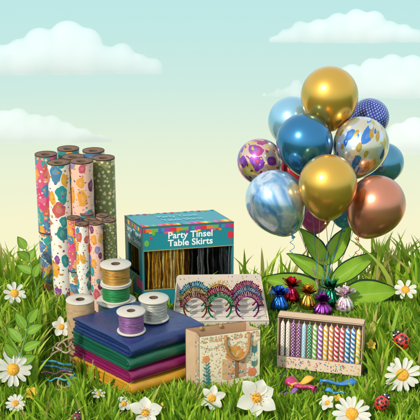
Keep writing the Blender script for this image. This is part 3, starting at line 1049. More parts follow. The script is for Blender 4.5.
# ------------------------------------------------------------------ gift bag
def gift_bag():
    b = G(199.3, 394)
    u = depth(b) / F_PX
    W, D, H = 64 * u, 0.10, rise(b, 337)
    yaw = R(17)
    t = thing('gift_bag', 'cream paper gift bag with orange flowers, bunting and tan rope handles', 'gift bag', b, yaw)
    cream = pm('cream_paper', (0.78, 0.67, 0.48), 0.6, var=0.05, nscale=9)
    kraft = pm('kraft_paper', (0.42, 0.25, 0.13), 0.7, var=0.15, nscale=14)
    side = NT('gusset_paper')
    so = side.obj()
    c = side.mix(side.noise(so, 18, 3), (0.46, 0.29, 0.16), (0.60, 0.42, 0.26))
    side.set(color=c, rough=0.65)
    inner = pm('bag_inside', (0.36, 0.20, 0.10), 0.8, var=0.15)
    e = M['card_edge']
    th = 0.003
    MB().box((W / 2, th / 2, H / 2), (W, th, H)).build('front_panel', [cream, e], t, bevel=0.0014, bmat=1)
    MB().box((W / 2, D - th / 2, H / 2 + 0.002), (W, th, H + 0.004)).build('back_panel', [inner, e], t, bevel=0.0014, bmat=1)
    for x0, s in ((0.0, 1), (W, -1)):
        g = MB()
        fin = 0.014 * s
        for ya, yb, xa, xb in ((th, D / 2, x0, x0 + fin), (D / 2, D - th, x0 + fin, x0)):
            q = [(xa + (0.0015 * s), ya, 0), (xb + 0.0015 * s, yb, 0), (xb + 0.0015 * s, yb, H), (xa + 0.0015 * s, ya, H)]
            o2 = [(x + s * 0.002, y, z) for x, y, z in q]
            g.add(q + o2, [(0, 1, 2, 3), (7, 6, 5, 4), (0, 4, 5, 1), (2, 6, 7, 3), (1, 5, 6, 2), (3, 7, 4, 0)])
        g.build('gusset', side.m, t)
    MB().box((W / 2, D / 2, 0.003), (W - 0.01, D - 0.008, 0.004)).build('bottom_panel', kraft, t)
    # folded kraft rim inside the mouth
    rim = MB()
    rim.box((W / 2, D - th - 0.002, H - 0.022), (W - 0.012, 0.002, 0.040))
    rim.box((W / 2, th + 0.002, H - 0.020), (W - 0.012, 0.002, 0.038))
    rim.build('folded_rim', kraft, t)
    # handles
    rope = pm('tan_rope', (0.40, 0.19, 0.06), 0.6, var=0.3, nscale=220, bump=0.5, bdist=0.002)
    def handle(y, s, drop, name):
        pts = []
        xa, xb = W * 0.41, W * 0.80
        for k in range(31):
            a = k / 30
            x = xa + (xb - xa) * (0.5 - 0.5 * math.cos(math.pi * a))
            z = H - 0.010 - drop * (math.sin(math.pi * a) ** 0.75)
            pts.append((x, y - s * 0.010 * math.sin(math.pi * a), z))
        up = [(xa - 0.001, y, H - 0.004)] if drop > 0 else []
        MB().tube(pts, 0.0062, 10).build(name, rope, t)
    handle(-0.007, 1, 0.118, 'handle')
    # loop ends of the rear handle show above the mouth
    for xx in (0.24, 0.56):
        MB().ball((W * xx, D - 0.010, H - 0.003), (0.009, 0.007, 0.010), 12, 8).build('handle_knot', rope, t)
    # printed picture on the front
    names = dict(orange=(0.72, 0.26, 0.07), gold=(0.52, 0.27, 0.03), teal=(0.03, 0.19, 0.20), green=(0.16, 0.26, 0.10), brown=(0.28, 0.13, 0.06), pink=(0.70, 0.33, 0.22),
                 sage=(0.36, 0.42, 0.30), tan=(0.62, 0.40, 0.20), coral=(0.72, 0.20, 0.10), pale=(0.55, 0.60, 0.52))
    keys = list(names)
    mats = [pm('ink_' + k, c, 0.6, var=0.1) for k, c in names.items()]
    I = {k: i for i, k in enumerate(keys)}
    rg = random.Random(3)
    pr = MB()
    lv = [0]
    def F(poly, k, lift=0):
        lv[0] += 1
        pr.flat(poly, -0.0010 - 0.0004 * lift - 0.0000015 * lv[0], I[k])
    def star(x, z, r):
        F([(x + r * (1 if i % 2 == 0 else 0.42) * math.cos(a), z + r * (1 if i % 2 == 0 else 0.42) * math.sin(a)) for i, a in ((i, math.pi / 2 + math.pi * i / 5) for i in range(10))], rg.choice(['gold', 'orange', 'gold', 'tan']))
    def leafp(x, z, ln, a, k, wd=0.36):
        pts = []
        for i in range(12):
            q = i / 12 * 2 * math.pi
            px, pz = ln / 2 + ln / 2 * -math.cos(q), ln * wd / 2 * math.sin(q) * (0.6 + 0.4 * math.sin(q / 2))
            pts.append((x + px * math.cos(a) - pz * math.sin(a), z + px * math.sin(a) + pz * math.cos(a)))
        F(pts, k, 1)
    def stemp(x0, z0, x1, z1, k='teal', wd=0.0012):
        d = Vector((x1 - x0, z1 - z0)).normalized()
        n = Vector((-d.y, d.x)) * wd
        F([(x0 - n.x, z0 - n.y), (x1 - n.x, z1 - n.y), (x1 + n.x, z1 + n.y), (x0 + n.x, z0 + n.y)], k)
    for k in range(520):
        x, z = rg.uniform(0.012, W - 0.012), rg.uniform(H * 0.06, H * 0.84)
        if W * 0.35 < x < W * 0.78 and z < H * 0.60:
            continue
        star(x, z, rg.uniform(0.0026, 0.0044))
    for k in range(170):
        x, z = rg.uniform(0.006, W - 0.006), rg.uniform(H * 0.88, H * 0.975)
        F(disc(x, z, rg.uniform(0.002, 0.0042), 7), rg.choice(['orange', 'gold', 'tan', 'pink', 'sage', 'brown']))
    # bunting: three swags
    for x0, x1 in ((0.004, W * 0.37), (W * 0.37, W * 0.66), (W * 0.66, W - 0.004)):
        prev = None
        N = 9
        for i in range(N + 1):
            a = i / N
            x, z = x0 + (x1 - x0) * a, H * 0.845 - 0.020 * math.sin(math.pi * a)
            if prev:
                stemp(prev[0], prev[1], x, z, 'brown', 0.0006)
                xm, zm = (x + prev[0]) / 2, (z + prev[1]) / 2
                F([(xm - 0.0042, zm), (xm + 0.0042, zm), (xm, zm - 0.011)], ['sage', 'tan', 'pale', 'orange'][i % 4])
            prev = (x, z)
    def flower(x, z, r, k, kc):
        for i in range(6):
            a = 2 * math.pi * i / 6
            F(disc(x + r * 0.55 * math.cos(a), z + r * 0.55 * math.sin(a), r * 0.5, 10), k, 2)
        F(disc(x, z, r * 0.72, 14), k, 3)
        F(disc(x, z + r * 0.05, r * 0.30, 10), kc, 4)
    # left flower with teal sprigs
    stemp(W * 0.12, 0.01, W * 0.105, H * 0.60)
    flower(W * 0.105, H * 0.60, 0.0165, 'orange', 'coral')
    for i in range(7):
        z = H * (0.10 + 0.062 * i)
        leafp(W * 0.113, z, 0.034 - 0.002 * i, R(52), 'teal')
        leafp(W * 0.113, z, 0.031 - 0.002 * i, R(128), 'teal' if i % 2 else 'sage')
    for i in range(6):
        leafp(W * (0.20 + 0.03 * i), 0.012, 0.034 + 0.006 * rg.random(), R(55 + 16 * i), ['teal', 'green', 'sage'][i % 3])
    flower(W * 0.30, H * 0.10, 0.010, 'gold', 'orange')
    # right side: small orange flower, pale rosette, coral flower
    stemp(W * 0.90, H * 0.2, W * 0.90, H * 0.74)
    flower(W * 0.90, H * 0.76, 0.011, 'tan', 'orange')
    for i in range(4):
        leafp(W * 0.90, H * (0.60 + 0.03 * i), 0.018, R(45), 'teal')
        leafp(W * 0.90, H * (0.60 + 0.03 * i), 0.018, R(135), 'teal')
    flower(W * 0.90, H * 0.50, 0.013, 'pale', 'sage')
    for i in range(3):
        leafp(W * 0.90, H * (0.36 + 0.03 * i), 0.020, R(40), 'green')
        leafp(W * 0.90, H * (0.36 + 0.03 * i), 0.020, R(140), 'teal')
    flower(W * 0.86, H * 0.27, 0.021, 'coral', 'gold')
    leafp(W * 0.80, H * 0.16, 0.028, R(200), 'green')
    leafp(W * 0.92, H * 0.16, 0.026, R(20), 'teal')
    # printed gift with a gold blossom
    gx0, gx1, gz0, gz1 = W * 0.37, W * 0.76, H * 0.22, H * 0.56
    F([(gx0, gz0), (gx0 + 0.022, gz0 - 0.010), (gx0 + 0.022, gz1 - 0.004), (gx0, gz1 + 0.002)], 'tan', 1)
    F([(gx0 + 0.022, gz0 - 0.010), (gx1, gz0), (gx1, gz1 + 0.002), (gx0 + 0.022, gz1 - 0.004)], 'pink', 1)
    for k in range(110):
        x, z = rg.uniform(gx0 + 0.027, gx1 - 0.006), rg.uniform(gz0 + 0.002, gz1 - 0.008)
        F(disc(x, z, rg.uniform(0.003, 0.006), 8, 1, 0.8, rg.random() * 3), rg.choice(['sage', 'pale', 'orange', 'tan', 'gold', 'teal']), 2)
    for k in range(12):
        F(disc(rg.uniform(gx0 + 0.003, gx0 + 0.018), rg.uniform(gz0, gz1 - 0.01), 0.003, 7), rg.choice(['sage', 'orange', 'gold']), 2)
    F([(W * 0.575, gz0 - 0.006), (W * 0.64, gz0 - 0.004), (W * 0.64, gz1), (W * 0.575, gz1)], 'brown', 3)
    for i in range(9):
        a = R(8 + 20.5 * i)
        leafp(W * 0.575, gz1 + 0.002, 0.064 - 0.005 * abs(i - 4), a, 'gold' if i % 2 else 'orange', 0.40)
    for i in range(5):
        leafp(W * 0.575, gz1 + 0.001, 0.040, R(30 + 30 * i), 'tan' if i % 2 else 'gold', 0.34)
    for k in range(30):
        star(rg.uniform(W * 0.30, W * 0.85), rg.uniform(H * 0.08, H * 0.2), 0.0026)
    pr.build('printed_picture', mats, t)
    # sparse print on the gusset
    gp = MB()
    for k in range(40):
        y, z = rg.uniform(0.006, D / 2 - 0.004), rg.uniform(0.02, H - 0.03)
        x = 0.0012 + 0.014 * y / (D / 2) - 0.0012
        r = rg.uniform(0.004, 0.007)
        gp.add([(x - 0.0004, y - r, z), (x - 0.0004, y, z - r), (x + 0.0006, y + r, z), (x - 0.0004, y, z + r)], [(0, 3, 2, 1)], rg.choice([I['sage'], I['gold'], I['pale'], I['tan'], I['green']]))
    gp.build('gusset_print', mats, t)
    skew(t, R(20))
gift_bag()

# ------------------------------------------------------------------ candle box and candles
def candle_mat(name, c1, c2, mode):
    t = NT(name)
    u, v, ang = wrap_coords(t, 0.012)
    if mode == 'stripe':
        q = t.math('FRACT', t.math('ADD', t.math('MULTIPLY', ang, 2 / (2 * math.pi)), t.math('MULTIPLY', v, 42.0)))
        f = t.math('GREATER_THAN', q, 0.52)
    else:
        s = 62.0
        a = t.math('MULTIPLY', t.math('ADD', u, v), s)
        bb = t.math('MULTIPLY', t.math('SUBTRACT', u, v), s)
        vec = t.n('CombineXYZ', 0, [a, bb, 0.0])
        vo = t.t.nodes.new('ShaderNodeTexVoronoi')
        vo.voronoi_dimensions = '2D'
        vo.inputs['Randomness'].default_value = 0.0
        vo.inputs['Scale'].default_value = 1.0
        t.put(vo.inputs['Vector'], vec)
        f = t.math('LESS_THAN', vo.outputs['Distance'], 0.27)
    t.set(color=t.mix(f, c1, c2), rough=0.38, sss=0.0, coat=0.15)
    return t.m
def candle_box():
    b = G(276.4, 366.8)
    b2 = G(361.5, 376.6)
    u = depth(b) / F_PX
    d = b2 - b
    yaw = math.atan2(d.y, d.x)
    W, D, H = d.length, 0.066, rise(b, 315.5)
    t = thing('candle_box', 'open fronted kraft box with a confetti printed front strip, holding candles', 'candle box', b, yaw)
    kr = pm('tan_card', (0.56, 0.38, 0.23), 0.65, var=0.12, nscale=12)
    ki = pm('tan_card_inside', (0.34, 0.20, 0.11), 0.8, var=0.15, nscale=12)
    e = M['card_edge']
    th = 0.008
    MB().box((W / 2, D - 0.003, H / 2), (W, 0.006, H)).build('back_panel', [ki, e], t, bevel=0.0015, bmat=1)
    MB().box((W / 2, (D - 0.0065) / 2, H - th / 2), (W, D - 0.0065, th)).build('top_panel', [kr, e], t, bevel=0.0018, bmat=1)
    MB().box((W / 2, (D - 0.0065) / 2, th / 2), (W, D - 0.0065, th)).build('bottom_panel', [kr, e], t, bevel=0.0018, bmat=1)
    for x in (th / 2, W - th / 2):
        MB().box((x, (D - 0.0065) / 2, H / 2), (th, D - 0.0065, H - 2 * th - 0.0008)).build('side_panel', [kr, e], t, bevel=0.0018, bmat=1)
    hs = H * 0.235
    fs = pm('cream_print_strip', (0.72, 0.55, 0.40), 0.6, var=0.06)
    MB().box((W / 2, -0.0022, hs / 2 + 0.001), (W - 0.002, 0.004, hs)).build('front_strip', [fs, e], t, bevel=0.0015, bmat=1)
    rg = random.Random(6)
    pr = MB()
    for k in range(120):
        x, z = rg.uniform(0.008, W - 0.008), rg.uniform(0.008, hs - 0.006)
        mi = rg.randrange(8)
        kind = rg.randrange(4)
        y = -0.0054 - 0.000004 * k
        if kind == 0:
            pr.flat([(x - 0.0016, z - 0.005), (x + 0.0016, z - 0.005), (x + 0.0016, z + 0.004), (x, z + 0.006), (x - 0.0016, z + 0.004)], y, mi)
        elif kind == 1:
            pr.flat([(x + 0.0042 * math.cos(a) * q, z + 0.0042 * math.sin(a) * q) for a, q in ((math.pi / 2 + math.pi * i / 5, 1 if i % 2 == 0 else .45) for i in range(10))], y, mi)
        else:
            pr.flat(disc(x, z, rg.uniform(0.0015, 0.003), 8, 1.3, 0.8, rg.random() * 3), y, mi)
    pr.build('printed_confetti', RM, t)
    WH = (0.80, 0.77, 0.72)
    C = [('white', WH, (0.55, 0.30, 0.12), 'dot', 'white candle with gold dots at the end nearest the bag'),
         ('white', WH, (0.55, 0.30, 0.12), 'dot', 'white candle with gold dots beside the first purple dotted one'),
         ('plum', (0.20, 0.04, 0.20), WH, 'dot', 'plum candle with white dots beside the white candles'),
         ('plum', (0.20, 0.04, 0.20), WH, 'dot', 'plum candle with white dots beside the pale blue candle'),
         ('sky', (0.30, 0.55, 0.66), WH, 'dot', 'pale blue candle with white dots'),
         ('pine', (0.02, 0.22, 0.10), WH, 'dot', 'dark green candle with white dots'),
         ('lime', (0.18, 0.50, 0.06), WH, 'stripe', 'lime green candle with white spiral stripes'),
         ('violet', (0.33, 0.08, 0.42), WH, 'stripe', 'violet candle with white spiral stripes'),
         ('amber', (0.80, 0.42, 0.02), WH, 'stripe', 'amber yellow spiral candle between a violet and an orange one'),
         ('orange', (0.80, 0.24, 0.03), WH, 'stripe', 'orange candle with white spiral stripes'),
         ('red', (0.62, 0.03, 0.05), WH, 'stripe', 'red striped candle beside the orange one'),
         ('red', (0.66, 0.05, 0.10), WH, 'stripe', 'red striped candle beside a blue striped one'),
         ('blue', (0.02, 0.20, 0.50), WH, 'stripe', 'blue striped candle beside a red striped one'),
         ('blue', (0.02, 0.20, 0.50), WH, 'stripe', 'blue striped candle beside the last yellow one'),
         ('yellow', (0.82, 0.52, 0.03), WH, 'stripe', 'yellow striped candle at the end nearest the tall grass')]
    rot = Matrix.Rotation(yaw, 4, 'Z')
    n = len(C)
    pitch = (W - 2 * th - 0.006) / n
    r = pitch * 0.405
    hc = (H - 2 * th) * 0.905
    cache = {}
    for i, (nm, c1, c2, mode, lab) in enumerate(C):
        key = (nm, c1)
        if key not in cache:
            cache[key] = candle_mat(nm + '_candle_wax', c1, c2, mode)
        loc = b + rot @ Vector((th + 0.003 + pitch * (i + 0.5), 0.016, th + 0.0012))
        t2 = thing('birthday_candle', lab, 'candle', loc, yaw + (rg.random() - .5) * 0.1, 'birthday candles standing in the box')
        hh = hc * rg.uniform(0.985, 1.015)
        MB().lathe([(r * 0.9, 0), (r, 0.003), (r, hh * 0.90), (r * 0.93, hh * 0.93), (r * 0.6, hh * 0.975), (r * 0.22, hh), (0.0005, hh)], 20).build('wax_body', cache[key], t2)
        MB().tube([(0, 0, hh - 0.002), (0.0004, 0, hh + 0.004), (0.0012, 0, hh + 0.008)], 0.0011, 6).build('wick', M['white_ink'], t2)
candle_box()

# ------------------------------------------------------------------ balloons
def balloon_profile(rad, n=40):
    prof = []
    for i in range(n + 1):
        a = math.pi * i / n
        c, s = math.cos(a), math.sin(a)
        if c >= 0:
            prof.append((rad * s, rad * c * 1.02))
        else:
            q = -c
            prof.append((max(0.0, rad * s * (1 - 0.20 * q ** 2.2)) + 0.006 * (q ** 8), -rad * q * 1.27))
    prof[0] = (0.0005, prof[0][1])
    return list(reversed(prof))
def chrome(name, c, rough=0.16, var=0.06):
    t = NT(name)
    f = t.noise(t.obj(), 6, 2)
    t.set(color=t.mix(f, tuple(x * (1 - var) for x in c), tuple(min(1, x * (1 + var)) for x in c)), metal=0.86, rough=rough, coat=0.3, coatr=0.08)
    t.bump(t.noise(t.obj(), 9, 2), 0.04, 0.01)
    return t.m
def pearl(name, c, rough=0.22, metal=0.55):
    t = NT(name)
    t.set(color=t.mix(t.noise(t.obj(), 5, 3), tuple(x * 0.9 for x in c), tuple(min(1, x * 1.1) for x in c)), metal=metal, rough=rough, coat=0.5, coatr=0.05)
    return t.m
def printed(name, base, layers, radius, seed, metal=0.75, rough=0.2):
    t = NT(name)
    u, v, _ = wrap_coords(t, radius)
    c = blob_layers(t, u, v, base, layers, seed)
    t.set(color=c, metal=metal, rough=rough, coat=0.6, coatr=0.05)
    return t.m
def marble(name, cols, rough=0.2):
    t = NT(name)
    o = t.obj()
    mp = t.n('Mapping', 0, {'Vector': o, 'Rotation': (0.3, 0.5, 0.2), 'Scale': (1.0, 1.0, 0.30)})
    f = t.n('TexNoise', 0, {'Vector': mp, 'Scale': 13.0, 'Detail': 3.0, 'Distortion': 0.35})
    t.set(color=t.ramp(f, cols), metal=0.72, rough=rough, coat=0.6, coatr=0.05)
    return t.m
def dotted(name, base, dot, scale, thr):
    t = NT(name)
    u, v, _ = wrap_coords(t, 0.12)
    a = t.math('MULTIPLY', t.math('ADD', u, v), scale)
    b2 = t.math('MULTIPLY', t.math('SUBTRACT', u, v), scale)
    vo = t.t.nodes.new('ShaderNodeTexVoronoi')
    vo.voronoi_dimensions = '2D'
    vo.inputs['Randomness'].default_value = 0.05
    vo.inputs['Scale'].default_value = 1.0
    t.put(vo.inputs['Vector'], t.n('CombineXYZ', 0, [a, b2, 0.0]))
    f = t.math('LESS_THAN', vo.outputs['Distance'], thr)
    t.set(color=t.mix(f, base, dot), metal=0.45, rough=0.25, coat=0.5, coatr=0.05)
    return t.m
bl_base = G(320, 303)
d0 = depth(bl_base) - 0.02
def balloon(px, py, rpx, knot, d, mat, kmat, label, ribbon, end=None, curl=False):
    """centre pixel, radius in pixels, knot pixel, distance behind the bunch's middle"""
    dd = d0 + d
    c, k = P(px, py, dd), P(knot[0], knot[1], dd + 0.02)
    rad = rpx * dd / F_PX
    ax = (c - k).normalized()
    t = bpy.data.objects.new('balloon', None)
    base = c - ax * (rad * 1.27)
    q = Vector((0, 0, 1)).rotation_difference(ax)
    COL.objects.link(t)
    t.location = base
    tag(t, label, 'balloon', 'inflated balloons in the floating bunch')
    t.rotation_mode = 'QUATERNION'
    t.rotation_quaternion = q
    prof = [(r, z + rad * 1.27) for r, z in balloon_profile(rad)]
    e = MB().lathe(prof, 56, cap=False)
    e.v = [(x, y, z - rad * 1.27) for x, y, z in e.v]
    e.build('envelope', mat, t, loc=(0, 0, rad * 1.27))
    MB().lathe([(0.005, 0.004), (0.0058, -0.002), (0.0048, -0.006), (0.0085, -0.013), (0.0105, -0.019), (0.006, -0.017), (0.002, -0.012)], 20, cap=False,
               wob=lambda a, i: 1 + 0.12 * math.sin(5 * a) * (i > 2)).build('knot', kmat, t)
    # ribbon in the balloon's own frame
    inv = q.to_matrix().inverted()
    p0 = Vector((0, 0, -0.005))
    p3 = inv @ ((end if end is not None else bl_base + Vector((rng.uniform(-.02, .02), rng.uniform(-.02, .02), 0.02))) - base)
    pts = []
    sway = Vector((rng.uniform(-.03, .03), rng.uniform(-.02, .02), 0))
    if curl:
        L = 0.115
        dn = inv @ Vector((0, 0, -1))
        sx, sy = inv @ Vector((1, 0, 0)), inv @ Vector((0, 1, 0))
        for i in range(60):
            a = i / 59
            pts.append(p0 + dn * (L * a) + sx * (0.012 * math.sin(a * 15) * min(1, a * 4)) + sy * (0.010 * math.cos(a * 15) * min(1, a * 4)))
    else:
        for i in range(25):
            a = i / 24
            pts.append(p0.lerp(p3, a) + (inv @ sway) * math.sin(math.pi * a))
    MB().tube(pts, 0.0016, 6).build('ribbon', ribbon, t)
    return t
gold_c = chrome('gold_chrome', (0.74, 0.41, 0.06), 0.27)
gold_d = chrome('gold_knot', (0.5, 0.25, 0.04), 0.3)
blue_c = chrome('blue_chrome', (0.04, 0.20, 0.37), 0.2)
copper_c = chrome('copper_chrome', (0.68, 0.25, 0.14), 0.27)
teal_p = pearl('teal_pearl', (0.10, 0.30, 0.42), 0.2, 0.7)
sky_p = pearl('pale_blue_pearl', (0.26, 0.48, 0.60), 0.24, 0.6)
mag_p = pearl('magenta_latex', (0.55, 0.06, 0.22), 0.25, 0.2)
red_p = pearl('red_latex', (0.6, 0.03, 0.04), 0.25, 0.2)
blu_p = pearl('blue_latex', (0.06, 0.30, 0.55), 0.25, 0.3)
mar_b = marble('blue_marble', [(0.28, (0.05, 0.22, 0.50)), (0.40, (0.28, 0.46, 0.62)), (0.50, (0.66, 0.70, 0.72)), (0.58, (0.55, 0.62, 0.68)), (0.635, (0.22, 0.40, 0.58)), (0.665, (0.62, 0.44, 0.16)), (0.70, (0.40, 0.52, 0.62))])
flo_p = printed('pink_floral_print', (0.72, 0.50, 0.36), [(13, 0.58, [(0.50, 0.05, 0.24), (0.30, 0.05, 0.42), (0.72, 0.48, 0.10), (0.36, 0.08, 0.40)], 0.35, 1), (26, 0.24, [(0.10, 0.02, 0.10), (0.7, 0.5, 0.05), (0.5, 0.04, 0.15)], 0.8, 1)], 0.12, 5)
lea_p = printed('blue_leaf_print', (0.66, 0.58, 0.42), [(13, 0.50, [(0.05, 0.20, 0.52), (0.62, 0.40, 0.06), (0.55, 0.62, 0.68), (0.06, 0.25, 0.58)], 0.5, 0.62), (24, 0.34, [(0.03, 0.13, 0.45), (0.60, 0.66, 0.72), (0.5, 0.3, 0.04)], 0.4, 0.55)], 0.14, 9)
dot_p = dotted('navy_dotted_print', (0.035, 0.05, 0.30), (0.42, 0.50, 0.72), 42, 0.27)
rb = dict(gold=pm('gold_ribbon', (0.5, 0.33, 0.06), 0.35, metal=0.6), blue=pm('blue_ribbon', (0.05, 0.2, 0.42), 0.4), pink=pm('pink_ribbon', (0.45, 0.12, 0.2), 0.4),
          grey=pm('pale_ribbon', (0.35, 0.42, 0.42), 0.4), red=pm('red_ribbon', (0.45, 0.06, 0.06), 0.4))
balloon(329.5, 95.5, 28.7, (328, 140), 0.0, gold_c, gold_d, 'gold chrome balloon floating at the very top of the bunch', rb['gold'])
balloon(292.5, 121.5, 24.5, (303, 158), 0.24, sky_p, sky_p, 'pale blue pearl balloon half hidden behind the blue chrome one', rb['grey'])
balloon(304.5, 142, 28.3, (311, 185), -0.10, blue_c, blue_c, 'shiny blue chrome balloon beside the pale blue one', rb['blue'])
balloon(260, 161.5, 22.8, (282, 190), 0.13, flo_p, mag_p, 'pink and gold balloon printed with flowers and swirls', rb['pink'])
balloon(275.5, 200.5, 30.3, (294.5, 240), -0.22, mar_b, blu_p, 'blue, silver and gold marbled balloon with a curled ribbon', rb['blue'], None, True)
balloon(327.8, 184, 29.3, (325.5, 228), -0.34, gold_c, gold_d, 'gold chrome balloon in the front centre of the bunch', rb['gold'])
balloon(376.5, 204.5, 29.0, (356.5, 240), -0.18, copper_c, copper_c, 'copper chrome balloon hanging lowest beside the clouds', rb['red'], None, True)
balloon(361, 145, 28.0, (346, 184), -0.06, lea_p, blu_p, 'silver and gold balloon printed with blue leaf shapes', rb['blue'])
balloon(369.5, 118, 19.6, (358, 146), 0.26, dot_p, dot_p, 'navy blue balloon with rows of white dots', rb['blue'])
balloon(383.5, 163, 20.2, (364, 186), 0.20, teal_p, teal_p, 'smooth teal balloon behind the leaf printed and copper ones', rb['grey'])
balloon(315, 212, 17.5, (315.5, 240), 0.08, mag_p, mag_p, 'small magenta balloon below the front gold one', rb['pink'])
balloon(344, 208, 16.0, (343, 233), 0.10, blu_p, blu_p, 'small bright blue balloon peeking between the gold and copper ones', rb['blue'])
balloon(291, 170, 13.0, (300, 192), 0.20, red_p, red_p, 'little red balloon almost hidden behind the blue chrome one', rb['red'])

# ------------------------------------------------------------------ foil balloon weights
def weight(px, row, wpx, row_top, mat, label, seed):
    b = G(px, row)
    u = depth(b) / F_PX
    r = wpx / 2 * u * 1.08
    H = rise(b, row_top)
    hb = H * 0.60
    t = thing('balloon_weight', label, 'balloon weight', b, seed, 'foil balloon weights under the bunch')
    rg = random.Random(seed)
    ph = rg.random() * 6
    N = 14
    prof = []
    for i in range(N + 1):
        a = i / N
        rr = r * (0.82 + 0.18 * math.sin(min(1, a * 3.2) * math.pi / 2)) * (1 - 0.76 * a ** 2.0) if a > 0 else r * 0.75
        prof.append((rr, hb * a))
    MB().lathe(prof, 64, wob=lambda a, i: 1 + (0.05 + 0.07 * i / N) * math.sin(11 * a + ph + 0.25 * math.sin(i * .6)) + 0.03 * math.sin(23 * a + i)).build('foil_body', mat, t)
    MB().lathe([(r * 0.25, hb - 0.004), (r * 0.31, hb), (r * 0.25, hb + 0.005)], 24, cap=False).build('tie', mat, t)
    tf = MB()
    K = 34
    for k in range(K):
        a = 2 * math.pi * k / K + rg.uniform(-.1, .1)
        tilt = rg.choice([0.15, 0.5, 0.85]) + rg.uniform(-.2, .2)
        ln = (H - hb) * rg.uniform(0.75, 1.05)
        wd = r * 0.25
        vs, fs = [], []
        for i in range(6):
            q = i / 5
            rad = r * 0.14 + ln * math.sin(tilt) * q + 0.2 * ln * q * q
            z = hb + ln * math.cos(tilt * (1 - 0.1 * q)) * q - 0.25 * ln * q * q * math.sin(tilt)
            ww = wd * (0.4 + 0.9 * q if q < 0.8 else 0.7)
            c = Vector((rad * math.cos(a), rad * math.sin(a), z))
            s = Vector((-math.sin(a), math.cos(a), 0.25 * math.sin(k * 2.1))) * ww
            vs += [c - s, c + Vector((0, 0, 0.12 * wd)), c + s]
        for i in range(5):
            for j in (0, 1):
                p = i * 3 + j
                fs.append((p, p + 1, p + 4, p + 3))
        tf.add(vs, fs, 0, False)
    tf.build('foil_tuft', mat, t)
wm = printed('pale_mixed_foil', (0.75, 0.66, 0.66), [(70, 0.42, [(0.35, 0.12, 0.35), (0.8, 0.5, 0.3), (0.55, 0.2, 0.35), (0.85, 0.8, 0.8)], 0.5, 1)], 0.03, 3, 0.6, 0.25)
weight(290.5, 301, 17, 277, foil('red_foil', (0.50, 0.015, 0.04), 0.22, 0.25), 'red foil balloon weight behind the blue one', 2)
weight(279.5, 309.5, 17, 286, foil('blue_foil', (0.02, 0.12, 0.50), 0.22, 0.25), 'blue foil balloon weight at the outer end, above the candle box', 1)
weight(307.5, 307, 16, 285, foil('gold_foil', (0.62, 0.34, 0.04), 0.22, 0.25), 'gold foil balloon weight between the red and purple ones', 3)
weight(330.5, 304, 17, 280, foil('green_foil', (0.015, 0.26, 0.13), 0.22, 0.25), 'green foil balloon weight against the plant stem', 5)
weight(322.5, 313.5, 18, 294, foil('purple_foil', (0.32, 0.05, 0.34), 0.22, 0.25), 'purple foil balloon weight nearest the candle box', 4)
weight(344.5, 309.5, 18, 286, wm, 'white and lilac speckled foil balloon weight at the end of the row', 6)

# ------------------------------------------------------------------ broad leaved plant under the balloons
def broad_plant():
    b = G(325, 299)
    d = depth(b)
    t = thing('leafy_plant', 'broad leaved green plant with dark rimmed leaves under the balloons', 'plant', b)
    pts = [P(325, 300, d), P(326, 285, d), P(328, 270, d), P(329, 255, d)]
    MB().tube([p - b for p in pts], [0.020, 0.017, 0.013, 0.007], 12).build('stem', M['stem'], t)
    for s in ((P(322, 300, d - .02), P(318, 285, d), P(321, 268, d + .02)), (P(331, 299, d - .01), P(333, 288, d), P(338, 278, d))):
        MB().tube([p - b for p in s], [0.010, 0.009, 0.006], 10).build('stem', M['stem'], t)
    nrm = Vector((0, -0.8, 0.6))
    L = [((325, 266), (298, 229), 21, 0.06, 0.05, nrm + Vector((0.35, 0, 0))), ((328, 266), (352, 226), 21, 0.06, -0.03, nrm + Vector((-0.35, 0, 0))),
         ((326, 279), (286, 254), 18, 0.10, 0.03, nrm), ((330, 284), (377, 254), 20, 0.10, -0.02, nrm),
         ((324, 295), (262, 279), 27, 0.05, 0.0, nrm), ((341, 298), (397, 292), 29, 0.06, 0.11, nrm)]
    for (bp, tp, wpx, arch, dd, nv) in L:
        p0, p1 = P(bp[0], bp[1], d + 0.01 - (dd if dd > 0.1 else 0)), P(tp[0], tp[1], d - dd + 0.04)
        m = leaf_mesh(p0 - b, p1 - b, wpx * d / F_PX, nv, arch, 0.22, 0.07, 20)
        m.build('leaf', [M['leaf'], M['leaf_rim'], M['leaf_vein']], t)
broad_plant()

# ------------------------------------------------------------------ leafy sprigs
def sprig(base_px, stem_px, leaves, wpx, label, dz=0.0):
    b = G(*base_px)
    d = depth(b) - dz
    t = thing('leafy_sprig', label, 'leafy sprig', b, 0, 'young leafy sprigs in the grass')
    pts = [b] + [P(x, y, d) for x, y in stem_px]
    n = len(pts)
    fine = []
    for i in range(n - 1):
        for k in range(5):
            fine.append(pts[i].lerp(pts[i + 1], k / 5) - b)
    fine.append(pts[-1] - b)
    MB().tube(fine, [0.0055 - 0.003 * i / len(fine) for i in range(len(fine))], 8).build('stem', M['stem'], t)
    for i, (bp, tp) in enumerate(leaves):
        nv = Vector((0.3 * math.sin(i * 2.4), -0.8, 0.55))
        p0, p1 = P(bp[0], bp[1], d), P(tp[0], tp[1], d - 0.03 * math.sin(i * 1.7))
        leaf_mesh(p0 - b, p1 - b, wpx * d / F_PX, nv, 0.05, 0.16, 0.06, 14).build('leaf', [M['sprig'], M['sprig_rim'], M['leaf_vein']], t)
    return t
sprig((17, 395), [(18, 368), (22, 350), (26, 335), (29, 318)],
      [((25.7, 328.6), (15, 312)), ((28.6, 322), (38.5, 306.5)), ((27, 333.5), (43, 325)), ((21.5, 342.5), (7, 327.5)), ((23.5, 349.5), (42, 341.5)), ((16.5, 358), (4, 342)), ((19.5, 363), (36, 355.5))],
      10.5, 'taller young sprig with seven pale green leaves above the big daisy', 0.10)
